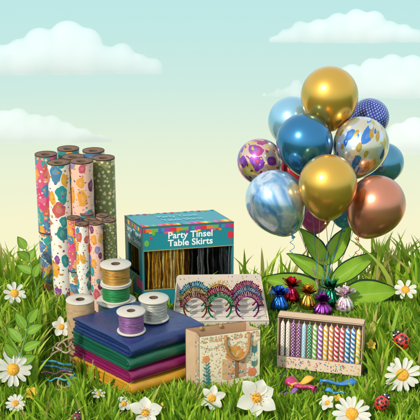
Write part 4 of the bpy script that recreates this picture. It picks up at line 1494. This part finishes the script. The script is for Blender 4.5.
sprig((39, 318), [(37, 292), (33, 272), (29, 258), (25, 246)],
      [((26, 249), (17.5, 236.5)), ((28.5, 258.5), (16.5, 252)), ((30, 260), (34.5, 249)), ((33, 273.5), (16.5, 265.5)), ((34, 277), (40, 262))],
      9.0, 'thin young sprig with five leaves rising beside the tall rolls', 0.0)

# ------------------------------------------------------------------ flowers
def petal_mat(name, a, b):
    t = NT(name)
    c = t.mix(t.noise(t.obj(), 30, 3), a, b)
    tr = t.n('BsdfTranslucent', 0, {'Color': c})
    t.set(color=c, rough=0.5)
    t.bump(t.n('TexWave', 1, {'Vector': t.obj(), 'Scale': 60.0, 'Distortion': 2.0}), 0.12, 0.001)
    t.t.links.new(t.n('MixShader', 0, [0.25, t.b.outputs[0], tr]), t.o.inputs[0])
    return t.m
M['petal'] = petal_mat('white_petal', (0.56, 0.53, 0.42), (0.70, 0.67, 0.57))
M['petal_yellow'] = petal_mat('yellow_petal', (0.72, 0.42, 0.02), (0.85, 0.58, 0.05))
t_ = NT('flower_disc')
t_.set(color=t_.ramp(t_.noise(t_.obj(), 160, 3), [(0.3, (0.50, 0.18, 0.01)), (0.7, (0.85, 0.45, 0.02))]), rough=0.7)
t_.bump(t_.n('TexVoronoi', 0, {'Vector': t_.obj(), 'Scale': 300.0}), 0.8, 0.002)
M['disc'] = t_.m
HEADS = []
def flower(px, py, dpx, base_row, npet, label, tilt=(0.0, 0.0), pw=0.30, kind='daisy', cup=0.12, mat=None, name='daisy', cat='daisy', group='white daisies and blossoms in the grass', base_dx=0, disc_r=0.27, open_=1.0):
    """flower head centred on (px, py), dpx across, its stem rooted on the ground under base_row"""
    HEADS.append((px, py, dpx, base_row))
    g = G(px + base_dx, base_row)
    d = depth(g)
    c = P(px, py, d)
    rad = dpx / 2 * d / F_PX
    t = thing(name, label, cat, g, 0, group)
    # head faces the camera, turned by tilt (sideways, upwards)
    nrm = (CAM - c).normalized() + RGT * tilt[0] + UPV * tilt[1]
    q = Vector((0, 0, 1)).rotation_difference(nrm.normalized()).to_matrix().to_4x4()
    Mh = Matrix.Translation(c - g) @ q
    rg = random.Random(int(px * 7 + py))
    pt = MB()
    for k in range(npet):
        a = 2 * math.pi * (k + rg.uniform(-.18, .18)) / npet + 0.35
        ln = rad * rg.uniform(0.90, 1.06)
        wd = rad * pw * 2 * rg.uniform(0.9, 1.12)
        vs, fs = [], []
        NU, NV = 9, 5
        cu = cup + rg.uniform(-.06, .06)
        for i in range(NU + 1):
            u = i / NU
            if kind == 'daisy':
                ww = wd / 2 * min(1, (0.35 + 1.3 * u)) * (1 if u < 0.75 else math.sqrt(max(0, 1 - ((u - 0.75) / 0.25) ** 2)))
            else:
                ww = wd / 2 * (math.sin(math.pi * (0.12 + 0.88 * u) ** 1.05) ** (1.0 if kind == 'lily' else 0.75)) if u < 1 else 0
            for j in range(NV):
                v = -1 + 2 * j / (NV - 1)
                x = rad * 0.14 + (ln - rad * 0.14) * u
                zz = rad * (cu * u * 1.2 - 0.35 * cu * (u ** 3) * 1.6) + ww * 0.28 * v * v - ww * 0.08 * math.cos(v * 6) * 0.4 + rad * 0.02 * math.sin(k * 2.2 + u * 5)
                y = ww * v
                vs.append((math.cos(a) * x - math.sin(a) * y, math.sin(a) * x + math.cos(a) * y, zz + 0.0006 * (k % 3)))
        for i in range(NU):
            for j in range(NV - 1):
                p = i * NV + j
                fs.append((p, p + NV, p + NV + 1, p + 1))
        pt.add(vs, fs, 0, True, Mh)
    pt.build('petals', mat or M['petal'], t)
    ds = MB()
    n = 8
    dr = rad * disc_r
    ds.lathe([(dr * math.cos(math.pi / 2 * i / n), dr * 0.62 * math.sin(math.pi / 2 * i / n) + 0.001) for i in range(n)] + [(0.0003, dr * 0.62 + 0.001)], 24, 0, Mh)
    if kind == 'lily':
        for k in range(11):
            a = 2.4 * k
            rr = dr * (0.35 + 0.07 * k)
            v0, v1 = Vector((rr * .5 * math.cos(a), rr * .5 * math.sin(a), dr * 0.5)), Vector((rr * 1.5 * math.cos(a), rr * 1.5 * math.sin(a), dr * (1.3 + .3 * math.sin(k))))
            m2 = MB().tube([v0, v1], [dr * .06, dr * .05], 6)
            ds.add(m2.v, m2.f, 0, True, Mh)
            ds.ball(v1, (dr * .14, dr * .14, dr * .2), 8, 6, 0, Mh)
    ds.build('disc', M['disc'], t)
    # stem: from behind the head to the root
    n = nrm.normalized()
    p0 = c - g - n * (rad * 0.02)
    pts = []
    for k in range(13):
        a = k / 12
        ctrl = p0 - n * (rad * 0.5) + Vector((0, 0, -0.1 * rad))
        pts.append(p0 * (1 - a) ** 2 + ctrl * (2 * a * (1 - a)) + Vector((0, 0, 0)) * a * a)
    sr = max(0.0016, rad * 0.05)
    MB().tube(pts, sr, 8).build('stem', M['stem'], t)
    return t
flower(14.5, 293.5, 24, 335, 9, 'small white daisy high in the grass at the photo edge beside the leafy sprigs', (0.1, 0.5), 0.17, disc_r=0.36)
flower(61.5, 327, 21, 362, 5, 'five petalled white blossom touching the tan twine roll', (-0.1, 0.15), 0.34, kind='lily0', disc_r=0.30)
flower(13, 369.5, 38, 408, 13, 'large white daisy with a yellow eye under the taller sprig', (0.1, 0.15), 0.135, disc_r=0.33)
flower(15.5, 403.5, 21, 432, 13, 'small tilted white daisy below the large one near the yellow blossom', (0.0, 0.6), 0.15, disc_r=0.33)
flower(98.5, 394.5, 15, 418, 7, 'tiny white daisy seen almost edge on in front of the gold cloth', (0.1, 1.5), 0.22)
flower(124, 404, 17, 428, 6, 'small white blossom with a yellow eye near the cloth stack corner', (0.2, 0.5), 0.30, disc_r=0.34)
flower(145.5, 413, 37, 447, 5, 'broad petalled white blossom at the bottom edge in front of the cloth stack', (0.0, 0.35), 0.34, kind='lily', disc_r=0.22)
flower(212, 398.5, 28, 424, 6, 'white six petalled blossom in front of the gift bag corner', (0.0, 0.15), 0.28, kind='lily0', disc_r=0.30)
flower(256.5, 398, 43, 438, 6, 'largest cream blossom with orange stamens in front of the gift bag', (0.1, 0.1), 0.33, kind='lily', cup=0.2, disc_r=0.24)
flower(327.5, 403, 17, 428, 5, 'small half closed white blossom with yellow outer petals below the deflated balloons', (-0.4, 0.4), 0.36, kind='lily0', cup=0.35, disc_r=0.34)
flower(352, 414, 40, 448, 14, 'large white daisy cut by the bottom edge below the candle box', (0.0, 0.35), 0.13, disc_r=0.33)
flower(402.5, 375, 37, 405, 14, 'large white daisy with a yellow eye between the two ladybirds', (-0.05, 0.15), 0.13, disc_r=0.35)
flower(405.5, 290, 24, 330, 8, 'small white daisy on a dark stem above the upper ladybird', (0.0, 0.5), 0.19, disc_r=0.36)
yg = 'small yellow blossoms in the grass'
flower(31, 393.5, 13, 420, 5, 'small yellow blossom between two daisies at the sprig side', (0.3, 0.3), 0.36, kind='lily0', mat=M['petal_yellow'], name='yellow_blossom', cat='blossom', group=yg, cup=0.4)
flower(371, 345, 11, 372, 5, 'small yellow blossom beside the candle box end', (0.3, 0.4), 0.36, kind='lily0', mat=M['petal_yellow'], name='yellow_blossom', cat='blossom', group=yg, cup=0.4)
flower(161.5, 406.5, 9, 424, 5, 'tiny yellow blossom between two white blossoms in front of the cloths', (0.1, 0.8), 0.36, kind='lily0', mat=M['petal_yellow'], name='yellow_blossom', cat='blossom', group=yg, cup=0.4)
flower(337.5, 398.5, 9, 420, 5, 'tiny yellow blossom beside the half closed white one', (0.4, 0.3), 0.36, kind='lily0', mat=M['petal_yellow'], name='yellow_blossom', cat='blossom', group=yg, cup=0.4)

# ------------------------------------------------------------------ deflated balloons
def flat_balloon(pa, pb, wpx, mat, label, bend=0.0, neck=0.45):
    """lies on the grass: round end at pa, neck lip at pb"""
    z = 0.03
    a, b = G(pa[0], pa[1], z), G(pb[0], pb[1], z)
    u = depth(a) / F_PX
    d = b - a
    L = d.length
    t = thing('deflated_balloon', label, 'deflated balloon', a, math.atan2(d.y, d.x), 'deflated balloons lying in the grass')
    w_ = wpx / 2 * u
    mb = MB()
    N, S = 30, 20
    vs, fs = [], []
    for i in range(N + 1):
        q = i / N
        if q < 1 - neck:
            s = q / (1 - neck)
            ww = w_ * (math.sqrt(max(0.0004, 1 - (1 - min(1, s * 2.2)) ** 2)) if s < 0.4545 else 1 - 0.68 * ((s - 0.4545) / 0.5455) ** 1.4)
        else:
            ww = w_ * 0.32 * (1 + 0.10 * math.sin((q - 1 + neck) * 40))
        hh = ww * (0.55 if q < 1 - neck else 0.8)
        cy = bend * L * math.sin(math.pi * q)
        for k in range(S):
            an = 2 * math.pi * k / S
            vs.append((L * q, cy + ww * math.cos(an), hh * math.sin(an) + 0.006 * math.sin(q * 9)))
    for i in range(N):
        for k in range(S):
            k2 = (k + 1) % S
            fs.append((i * S + k, (i + 1) * S + k, (i + 1) * S + k2, i * S + k2))
    fs.append(tuple(range(S)))
    mb.add(vs, fs, 0, True)
    mb.build('body', mat, t)
    lip = MB()
    pts = [(L, w_ * 0.42 * math.cos(2 * math.pi * k / 16), w_ * 0.42 * math.sin(2 * math.pi * k / 16)) for k in range(17)]
    lip.tube(pts, w_ * 0.12, 8)
    lip.build('lip', mat, t)
latex = lambda n, c: pm(n, c, 0.28, var=0.12, nscale=30, bump=0.1, coat=0.4)
flat_balloon((313.5, 378), (291, 386), 9.5, latex('amber_latex', (0.78, 0.38, 0.03)), 'deflated amber yellow balloon under the magenta one', 0.0, 0.4)
flat_balloon((285.5, 380), (314.5, 389), 15, latex('magenta_rubber', (0.45, 0.02, 0.12)), 'deflated magenta balloon lying across the amber one', -0.05, 0.5)
flat_balloon((298, 389.5), (284, 395), 6, latex('violet_rubber', (0.22, 0.07, 0.30)), 'small deflated violet balloon half sunk in the grass', 0.0, 0.4)
flat_balloon((359.5, 383), (320.5, 381.5), 11, latex('blue_rubber', (0.02, 0.17, 0.50)), 'long deflated blue balloon in front of the candle box', 0.03, 0.5)
flat_balloon((325, 390), (344, 393.5), 6.5, latex('sky_rubber', (0.03, 0.28, 0.55)), 'small deflated sky blue balloon below the long blue one', 0.0, 0.55)

# ------------------------------------------------------------------ loose threads beside the cloth stack
def thread(pts_px, rad, col, label, z0=0.05, seed=0):
    rg = random.Random(seed)
    pts = []
    ctrl = [G(x, y, z0 + (zz if len(q) else 0)) for (x, y, *q) in pts_px for zz in [q[0] if q else 0]]
    n = len(ctrl)
    for i in range(n - 1):
        p0, p1, p2, p3 = ctrl[max(0, i - 1)], ctrl[i], ctrl[i + 1], ctrl[min(n - 1, i + 2)]
        for k in range(8):
            s = k / 8
            pts.append(0.5 * ((2 * p1) + (p2 - p0) * s + (2 * p0 - 5 * p1 + 4 * p2 - p3) * s * s + (3 * p1 - p0 - 3 * p2 + p3) * s ** 3))
    pts.append(ctrl[-1])
    base = pts[0].copy()
    m = MB().tube([p - base for p in pts], rad * 1.25, 8)
    o = m.build('loose_thread', pm('yarn', col, 0.7, var=0.3, nscale=200, bump=0.5), None, base)
    tag(o, label, 'thread', 'loose threads tangled beside the cloth stack')
thread([(72, 365), (62, 364), (52, 361), (39, 362.5)], 0.0046, (0.05, 0.24, 0.32), 'longest teal thread reaching out furthest from the stack', seed=1)
thread([(73, 370), (63, 369), (54, 366.5), (42, 366)], 0.0044, (0.04, 0.18, 0.27), 'dark teal thread just under the longest teal one', seed=2)
thread([(72, 372), (62, 371), (55, 374), (46, 372), (41, 373)], 0.0036, (0.30, 0.10, 0.16), 'dusky pink thread below the teal pair', seed=3)
thread([(72, 338, .10), (65, 340, .08), (58, 346, .05), (62, 349, .03), (56, 352, .03), (50, 356, .02)], 0.0038, (0.40, 0.27, 0.17), 'tan thread looping down below the white blossom', 0.04, seed=4)
thread([(71, 350, .05), (66, 353, .03), (60, 350, .03), (54, 347, .03), (53, 351, .02)], 0.0036, (0.46, 0.36, 0.25), 'pale beige thread curling beside the green cloth', 0.04, seed=5)
thread([(74, 376), (66, 374), (60, 378), (58, 384), (63, 388), (70, 386)], 0.0044, (0.42, 0.24, 0.08), 'ochre thread coiled at the foot of the stack', 0.05, seed=6)
thread([(80, 380), (74, 378), (68, 383), (75, 387), (84, 388), (92, 391)], 0.0042, (0.06, 0.24, 0.30), 'blue green thread running along the bottom of the gold cloth', 0.05, seed=7)
thread([(76, 384), (70, 390), (62, 391), (56, 389)], 0.0038, (0.40, 0.30, 0.22), 'light brown thread lying nearest the front of the tangle', 0.05, seed=8)

thread([(72, 344, .08), (67, 347, .06), (64, 343, .07), (58, 343, .04), (55, 347, .03), (60, 349, .02)], 0.0034, (0.30, 0.18, 0.12), 'dark brown thread knotted beside the blue cloth', 0.04, seed=9)
thread([(75, 374), (66, 380), (57, 378), (50, 381), (46, 378)], 0.0036, (0.07, 0.30, 0.38), 'short bright teal thread crossing the ochre coil', 0.055, seed=10)
thread([(90, 388), (82, 391), (75, 394), (66, 393)], 0.0036, (0.10, 0.26, 0.36), 'slate blue thread trailing along the grass at the gold cloth edge', 0.05, seed=11)

# ------------------------------------------------------------------ ladybirds
M['elytra'] = pm('red_shell', (0.52, 0.025, 0.012), 0.22, var=0.12, nscale=60, bump=0.05, coat=0.6)
M['elytra_dark'] = pm('dark_red_shell', (0.22, 0.012, 0.015), 0.25, var=0.12, nscale=60, bump=0.05, coat=0.6)
M['black'] = pm('black_chitin', (0.012, 0.012, 0.012), 0.3, bump=0.1)
def ladybird(px, py, lpx, base_row, ang, label, shell='elytra'):
    """seen from above on a leaning grass blade; ang turns the head in the picture plane"""
    HEADS.append((px, py, lpx * 1.3, base_row))
    g = G(px, base_row)
    d = depth(g) - 0.05
    c = P(px, py, d)
    s = lpx * d / F_PX
    nrm = (CAM - c).normalized()
    up = UPV * math.cos(ang) + RGT * math.sin(ang)
    up = (up - nrm * up.dot(nrm)).normalized()
    x = up.cross(nrm)
    q = Matrix((x, up, nrm)).transposed().to_quaternion()
    t = bpy.data.objects.new('ladybird', None)
    COL.objects.link(t)
    t.location = c
    t.rotation_mode = 'QUATERNION'
    t.rotation_quaternion = q
    tag(t, label, 'ladybird', 'ladybirds in the grass')
    A, B, H = s * 0.44, s * 0.50, s * 0.36
    for sx in (-1, 1):                                            # two wing cases
        mb = MB()
        vs, fs = [], []
        N, K = 12, 16
        for i in range(N + 1):
            th = math.pi / 2 * i / N
            for k in range(K + 1):
                a = -math.pi / 2 + math.pi * k / K
                vs.append((sx * (0.004 * s + A * math.sin(th) * math.cos(a)), B * math.sin(th) * math.sin(a) - 0.08 * s, H * math.cos(th)))
        for i in range(N):
            for k in range(K):
                p = i * (K + 1) + k
                f = (p, p + 1, p + K + 2, p + K + 1)
                fs.append(f if sx < 0 else tuple(reversed(f)))
        mb.add(vs, fs, 0, True)
        wc = mb.build('wing_case', M[shell], t)
        sp = MB()
        for (u, v, r) in ((0.40, 0.42, 0.10), (0.62, -0.02, 0.11), (0.36, -0.40, 0.10), (0.16, 0.06, 0.07)):
            cx, cy = u * A * sx, v * B - 0.08 * s
            k2 = max(0.02, 1 - (cx / A) ** 2 - ((cy + 0.08 * s) / B) ** 2)
            z = H * math.sqrt(k2)
            n = Vector((cx / A ** 2, (cy + 0.08 * s) / B ** 2, z / H ** 2)).normalized()
            Q = Matrix.Translation((cx, cy, z)) @ Vector((0, 0, 1)).rotation_difference(n).to_matrix().to_4x4()
            sp.ball((0, 0, 0), (r * s, r * s, 0.022 * s), 14, 8, 0, Q)
        sp.build('spots', M['black'], wc)
    MB().ball((0, -0.06 * s, -0.02 * s), (A * 0.93, B * 0.95, 0.09 * s), 20, 10).build('body', M['black'], t)
    MB().ball((0, 0.40 * s, 0.06 * s), (0.27 * s, 0.15 * s, 0.16 * s), 16, 10).build('thorax', M['black'], t)
    hd = MB().ball((0, 0.54 * s, 0.04 * s), (0.16 * s, 0.11 * s, 0.12 * s), 14, 10).build('head', M['black'], t)
    for sx in (-1, 1):
        MB().ball((sx * 0.15 * s, 0.455 * s, 0.17 * s), (0.065 * s, 0.05 * s, 0.035 * s), 10, 8).build('eye_patch', M['white_ink'], t)
        MB().tube([(sx * .07 * s, .60 * s, .06 * s), (sx * .15 * s, .72 * s, .10 * s), (sx * .24 * s, .80 * s, .10 * s)], 0.02 * s, 6).build('antenna', M['black'], t)
        for k, (y0, dy) in enumerate(((0.28, 0.16), (0.02, 0.02), (-0.26, -0.16))):
            MB().tube([(sx * 0.34 * s, y0 * s, -0.02 * s), (sx * 0.50 * s, (y0 + dy * .6) * s, 0.02 * s), (sx * 0.62 * s, (y0 + dy) * s, -0.06 * s)], [0.03 * s, 0.026 * s, 0.016 * s], 6).build('leg', M['black'], t)
ladybird(401, 340, 17.5, 372, R(-38), 'bright red ladybird on a grass blade below the small daisy')
ladybird(382.5, 402, 16, 428, R(35), 'red ladybird low in the grass beside the bottom daisy')
ladybird(77, 418, 12, 440, R(8), 'dark red ladybird peeping up at the bottom edge below the gold cloth', 'elytra_dark')

# ------------------------------------------------------------------ grass
def make_grass():
    rs = np.random.RandomState(7)
    N = 40000
    x = rs.uniform(-2.0, 2.0, N)
    y = rs.uniform(-1.05, 1.2, N)
    keep = np.abs(x) < 0.27 * (y + 5.6)
    x, y = x[keep], y[keep]
    n = len(x)
    gz = np.where(y > 0.66, np.where(y < 1.06, -1.3 * (y - 0.66) ** 2, -0.208 - 1.04 * (y - 1.06)), 0.0)
    def pr(X, Y, Z):
        qy, qz = Y - CAM.y, Z - CAM.z
        d = qy * FWD.y + qz * FWD.z
        return 210 + X / d * F_PX, 210 - (qy * UPV.y + qz * UPV.z) / d * F_PX
    px, py = pr(x, y, gz)
    # footprints kept free of blades
    def inside(poly):
        k = np.zeros(n, bool)
        m = len(poly)
        for i in range(m):
            x0, y0 = poly[i][0], poly[i][1]
            x1, y1 = poly[(i + 1) % m][0], poly[(i + 1) % m][1]
            c = ((y0 > y) != (y1 > y)) & (x < (x1 - x0) * (y - y0) / (y1 - y0 + 1e-12) + x0)
            k ^= c
        return k
    bad = np.zeros(n, bool)
    F = st_F
    bad |= inside([F, F + dirA * LA, F + dirA * LA + dirB * LB, F + dirB * LB])
    def rect(o, yaw, W, D, x0=0.0):
        a, b = Vector((math.cos(yaw), math.sin(yaw), 0)), Vector((-math.sin(yaw), math.cos(yaw), 0))
        o = o + a * x0
        return [o - b * .004, o + a * W - b * .004, o + a * W + b * D, o + b * D]
    def ob(nm):
        return bpy.data.objects[nm]
    for nm, W, D, x0 in (('tinsel_skirt_box', 0.50, 0.28, 0), ('gift_bag', 0.30, 0.10, 0), ('candle_box', 0.43, 0.07, 0), ('headband_display', 0.50, 0.265, -0.25)):
        o = ob(nm)
        bad |= inside(rect(Vector(o.location), o.rotation_euler.z, W, D, x0))
    for o in scene.objects:
        if o.parent is None and o.type == 'EMPTY' and o.name.split('.')[0] in ('gift_wrap_roll', 'ribbon_spool', 'balloon_weight') and o.location.z < 0.01:
            bad |= (x - o.location.x) ** 2 + (y - o.location.y) ** 2 < (0.05 ** 2)
    bad |= (py < 299) & (rs.rand(n) < 0.45)
    ok = ~bad
    x, y, gz, px, py = x[ok], y[ok], gz[ok], px[ok], py[ok]
    n = len(x)
    # wished heights by zone
    r1, r2 = rs.rand(n), rs.rand(n)
    h = 0.05 + 0.06 * r1
    side = (px < 75) | (px > 362)
    h = np.where(side, 0.09 + 0.14 * r1 ** 1.3, h)
    h = np.where(side & (r2 > 0.93), h * 1.45, h)
    back = py < 306
    h = np.where(back, 0.025 + 0.06 * r1 ** 2, h)
    h = np.where(back & (r2 > 0.93), 0.12 + 0.16 * r1, h)
    h = np.where(back & (px > 365) & (r2 > 0.72), 0.10 + 0.17 * r1, h)
    h = np.where(back & (px < 45) & (r2 > 0.66), 0.12 + 0.20 * r1, h)
    h = np.where(back & (px > 372) & (r2 > 0.66), 0.14 + 0.24 * r1, h)
    front = py > 398
    h = np.where(front, 0.07 + 0.12 * r1, h)
    h = np.where(front & (px > 262) & (px < 350), 0.06 + 0.07 * r1, h)
    # blades in front of an object stay below a line in front of it
    unit = (5.2 / F_PX) / 0.90
    rules = [(66, 132, 372, 398, 5), (132, 208, 398, 377, 5), (182, 199, 381, 393, 8), (199, 264, 393, 385, 9), (272, 374, 366, 378, 1), (280, 352, 397, 397, 5),
             (38, 72, 304, 304, 14), (190, 272, 328, 328, 6), (268, 356, 309, 309, 1), (232, 272, 300, 300, 45), (60, 112, 320, 335, 20), (110, 190, 305, 318, 6),
             (256, 400, 301, 301, 2), (140, 234, 307, 302, 2), (40, 72, 392, 394, 8)]
    hm = np.full(n, 9.0)
    for x0, x1, r0, r1_, sl in rules:
        line = r0 + (r1_ - r0) * np.clip((px - x0) / (x1 - x0), 0, 1)
        m = (px > x0 - 3) & (px < x1 + 3) & (py > line - 1)
        lim = (py - line + sl * (0.3 + 1.0 * rs.rand(n))) * unit
        hm = np.where(m, np.minimum(hm, lim), hm)
    for fx, fy, fd, fb in HEADS:
        m = (np.abs(px - fx) < fd * 0.5) & (py > fb - 14) & (py > fy)
        lim = (py - (fy + fd * 0.38) - 3 * rs.rand(n)) * unit
        hm = np.where(m, np.minimum(hm, np.maximum(lim, 0.02)), hm)
    flat = (px > 279) & (px < 352) & (py > 366) & (py < 399)
    hm = np.where(flat, np.minimum(hm, 0.018 + 0.012 * rs.rand(n)), hm)
    tz = (px > 40) & (px < 76) & (py > 338) & (py < 394)
    hm = np.where(tz, np.minimum(hm, 0.02 + 0.02 * rs.rand(n)), hm)
    wz = (px > 268) & (px < 358) & (py > 296) & (py < 366)
    hm = np.where(wz, np.minimum(hm, 0.02 + 0.015 * rs.rand(n)), hm)
    h = np.minimum(h, np.maximum(hm, 0.016))
    # blade meshes
    K = 5
    az = rs.uniform(0, 2 * np.pi, n)
    lean = h * (0.10 + 0.75 * rs.rand(n) ** 1.8)
    lx, ly = lean * np.cos(az), lean * np.sin(az) * 0.6
    wdt = np.clip(0.0042 + 0.036 * h, 0.0045, 0.0135) * (0.7 + 0.6 * rs.rand(n))
    fa = rs.uniform(-0.9, 0.9, n)                       # blade's flat side is roughly towards -Y
    wx, wy = np.cos(fa), np.sin(fa)
    V = np.zeros((n, 2 * K + 1, 3), np.float32)
    for k in range(K + 1):
        t = k / K
        cx = x + lx * t ** 2.0
        cy = y + ly * t ** 2.0
        cz = gz - 0.004 + h * (t - 0.12 * t ** 3 * (lean / np.maximum(h, 1e-4)))
        ww = wdt * (0.75 + 0.6 * t - 1.35 * t ** 2.2) if k < K else 0
        if k < K:
            V[:, 2 * k] = np.stack([cx - wx * ww, cy - wy * ww, cz], 1)
            V[:, 2 * k + 1] = np.stack([cx + wx * ww, cy + wy * ww, cz], 1)
        else:
            V[:, 2 * K] = np.stack([cx, cy, cz], 1)
    nv = 2 * K + 1
    base = (np.arange(n) * nv)[:, None]
    quads = np.concatenate([base + np.array([2 * k, 2 * k + 1, 2 * k + 3, 2 * k + 2])[None] for k in range(K - 1)], 1).reshape(-1, 4)
    tris = (base + np.array([2 * K - 2, 2 * K - 1, 2 * K])[None]).reshape(-1, 3)
    me = bpy.data.meshes.new('grass')
    me.vertices.add(n * nv)
    me.vertices.foreach_set('co', V.reshape(-1))
    nq, ntr = len(quads), len(tris)
    me.loops.add(nq * 4 + ntr * 3)
    me.loops.foreach_set('vertex_index', np.concatenate([quads.reshape(-1), tris.reshape(-1)]).astype(np.int32))
    me.polygons.add(nq + ntr)
    me.polygons.foreach_set('loop_start', np.concatenate([np.arange(nq) * 4, nq * 4 + np.arange(ntr) * 3]).astype(np.int32))
    me.polygons.foreach_set('use_smooth', np.ones(nq + ntr, bool))
    me.update(calc_edges=True)
    me.validate()
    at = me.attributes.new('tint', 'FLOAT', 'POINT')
    at.data.foreach_set('value', np.repeat(np.clip(rs.rand(n) * 0.94 + (rs.rand(n) > 0.985) * 0.2 + (h > 0.13) * 0.12 * rs.rand(n) + (py < 299) * 0.22, 0, 1).astype(np.float32), nv))  # back blades are paler: the far haze glow is put into their tint
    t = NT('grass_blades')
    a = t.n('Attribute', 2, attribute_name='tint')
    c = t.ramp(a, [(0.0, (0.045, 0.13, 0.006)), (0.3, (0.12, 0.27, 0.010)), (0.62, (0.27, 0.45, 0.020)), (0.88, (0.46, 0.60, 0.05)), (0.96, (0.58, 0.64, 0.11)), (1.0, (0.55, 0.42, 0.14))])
    t.set(color=c, rough=0.5, spec=0.3)
    tr = t.n('BsdfTranslucent', 0, {'Color': t.mix(0.4, c, (0.42, 0.55, 0.02))})
    t.t.links.new(t.n('MixShader', 0, [0.45, t.b.outputs[0], tr]), t.o.inputs[0])
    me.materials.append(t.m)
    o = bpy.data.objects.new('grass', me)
    COL.objects.link(o)
    tag(o, 'lush green meadow grass around all the party goods', 'grass', kind='stuff')
make_grass()
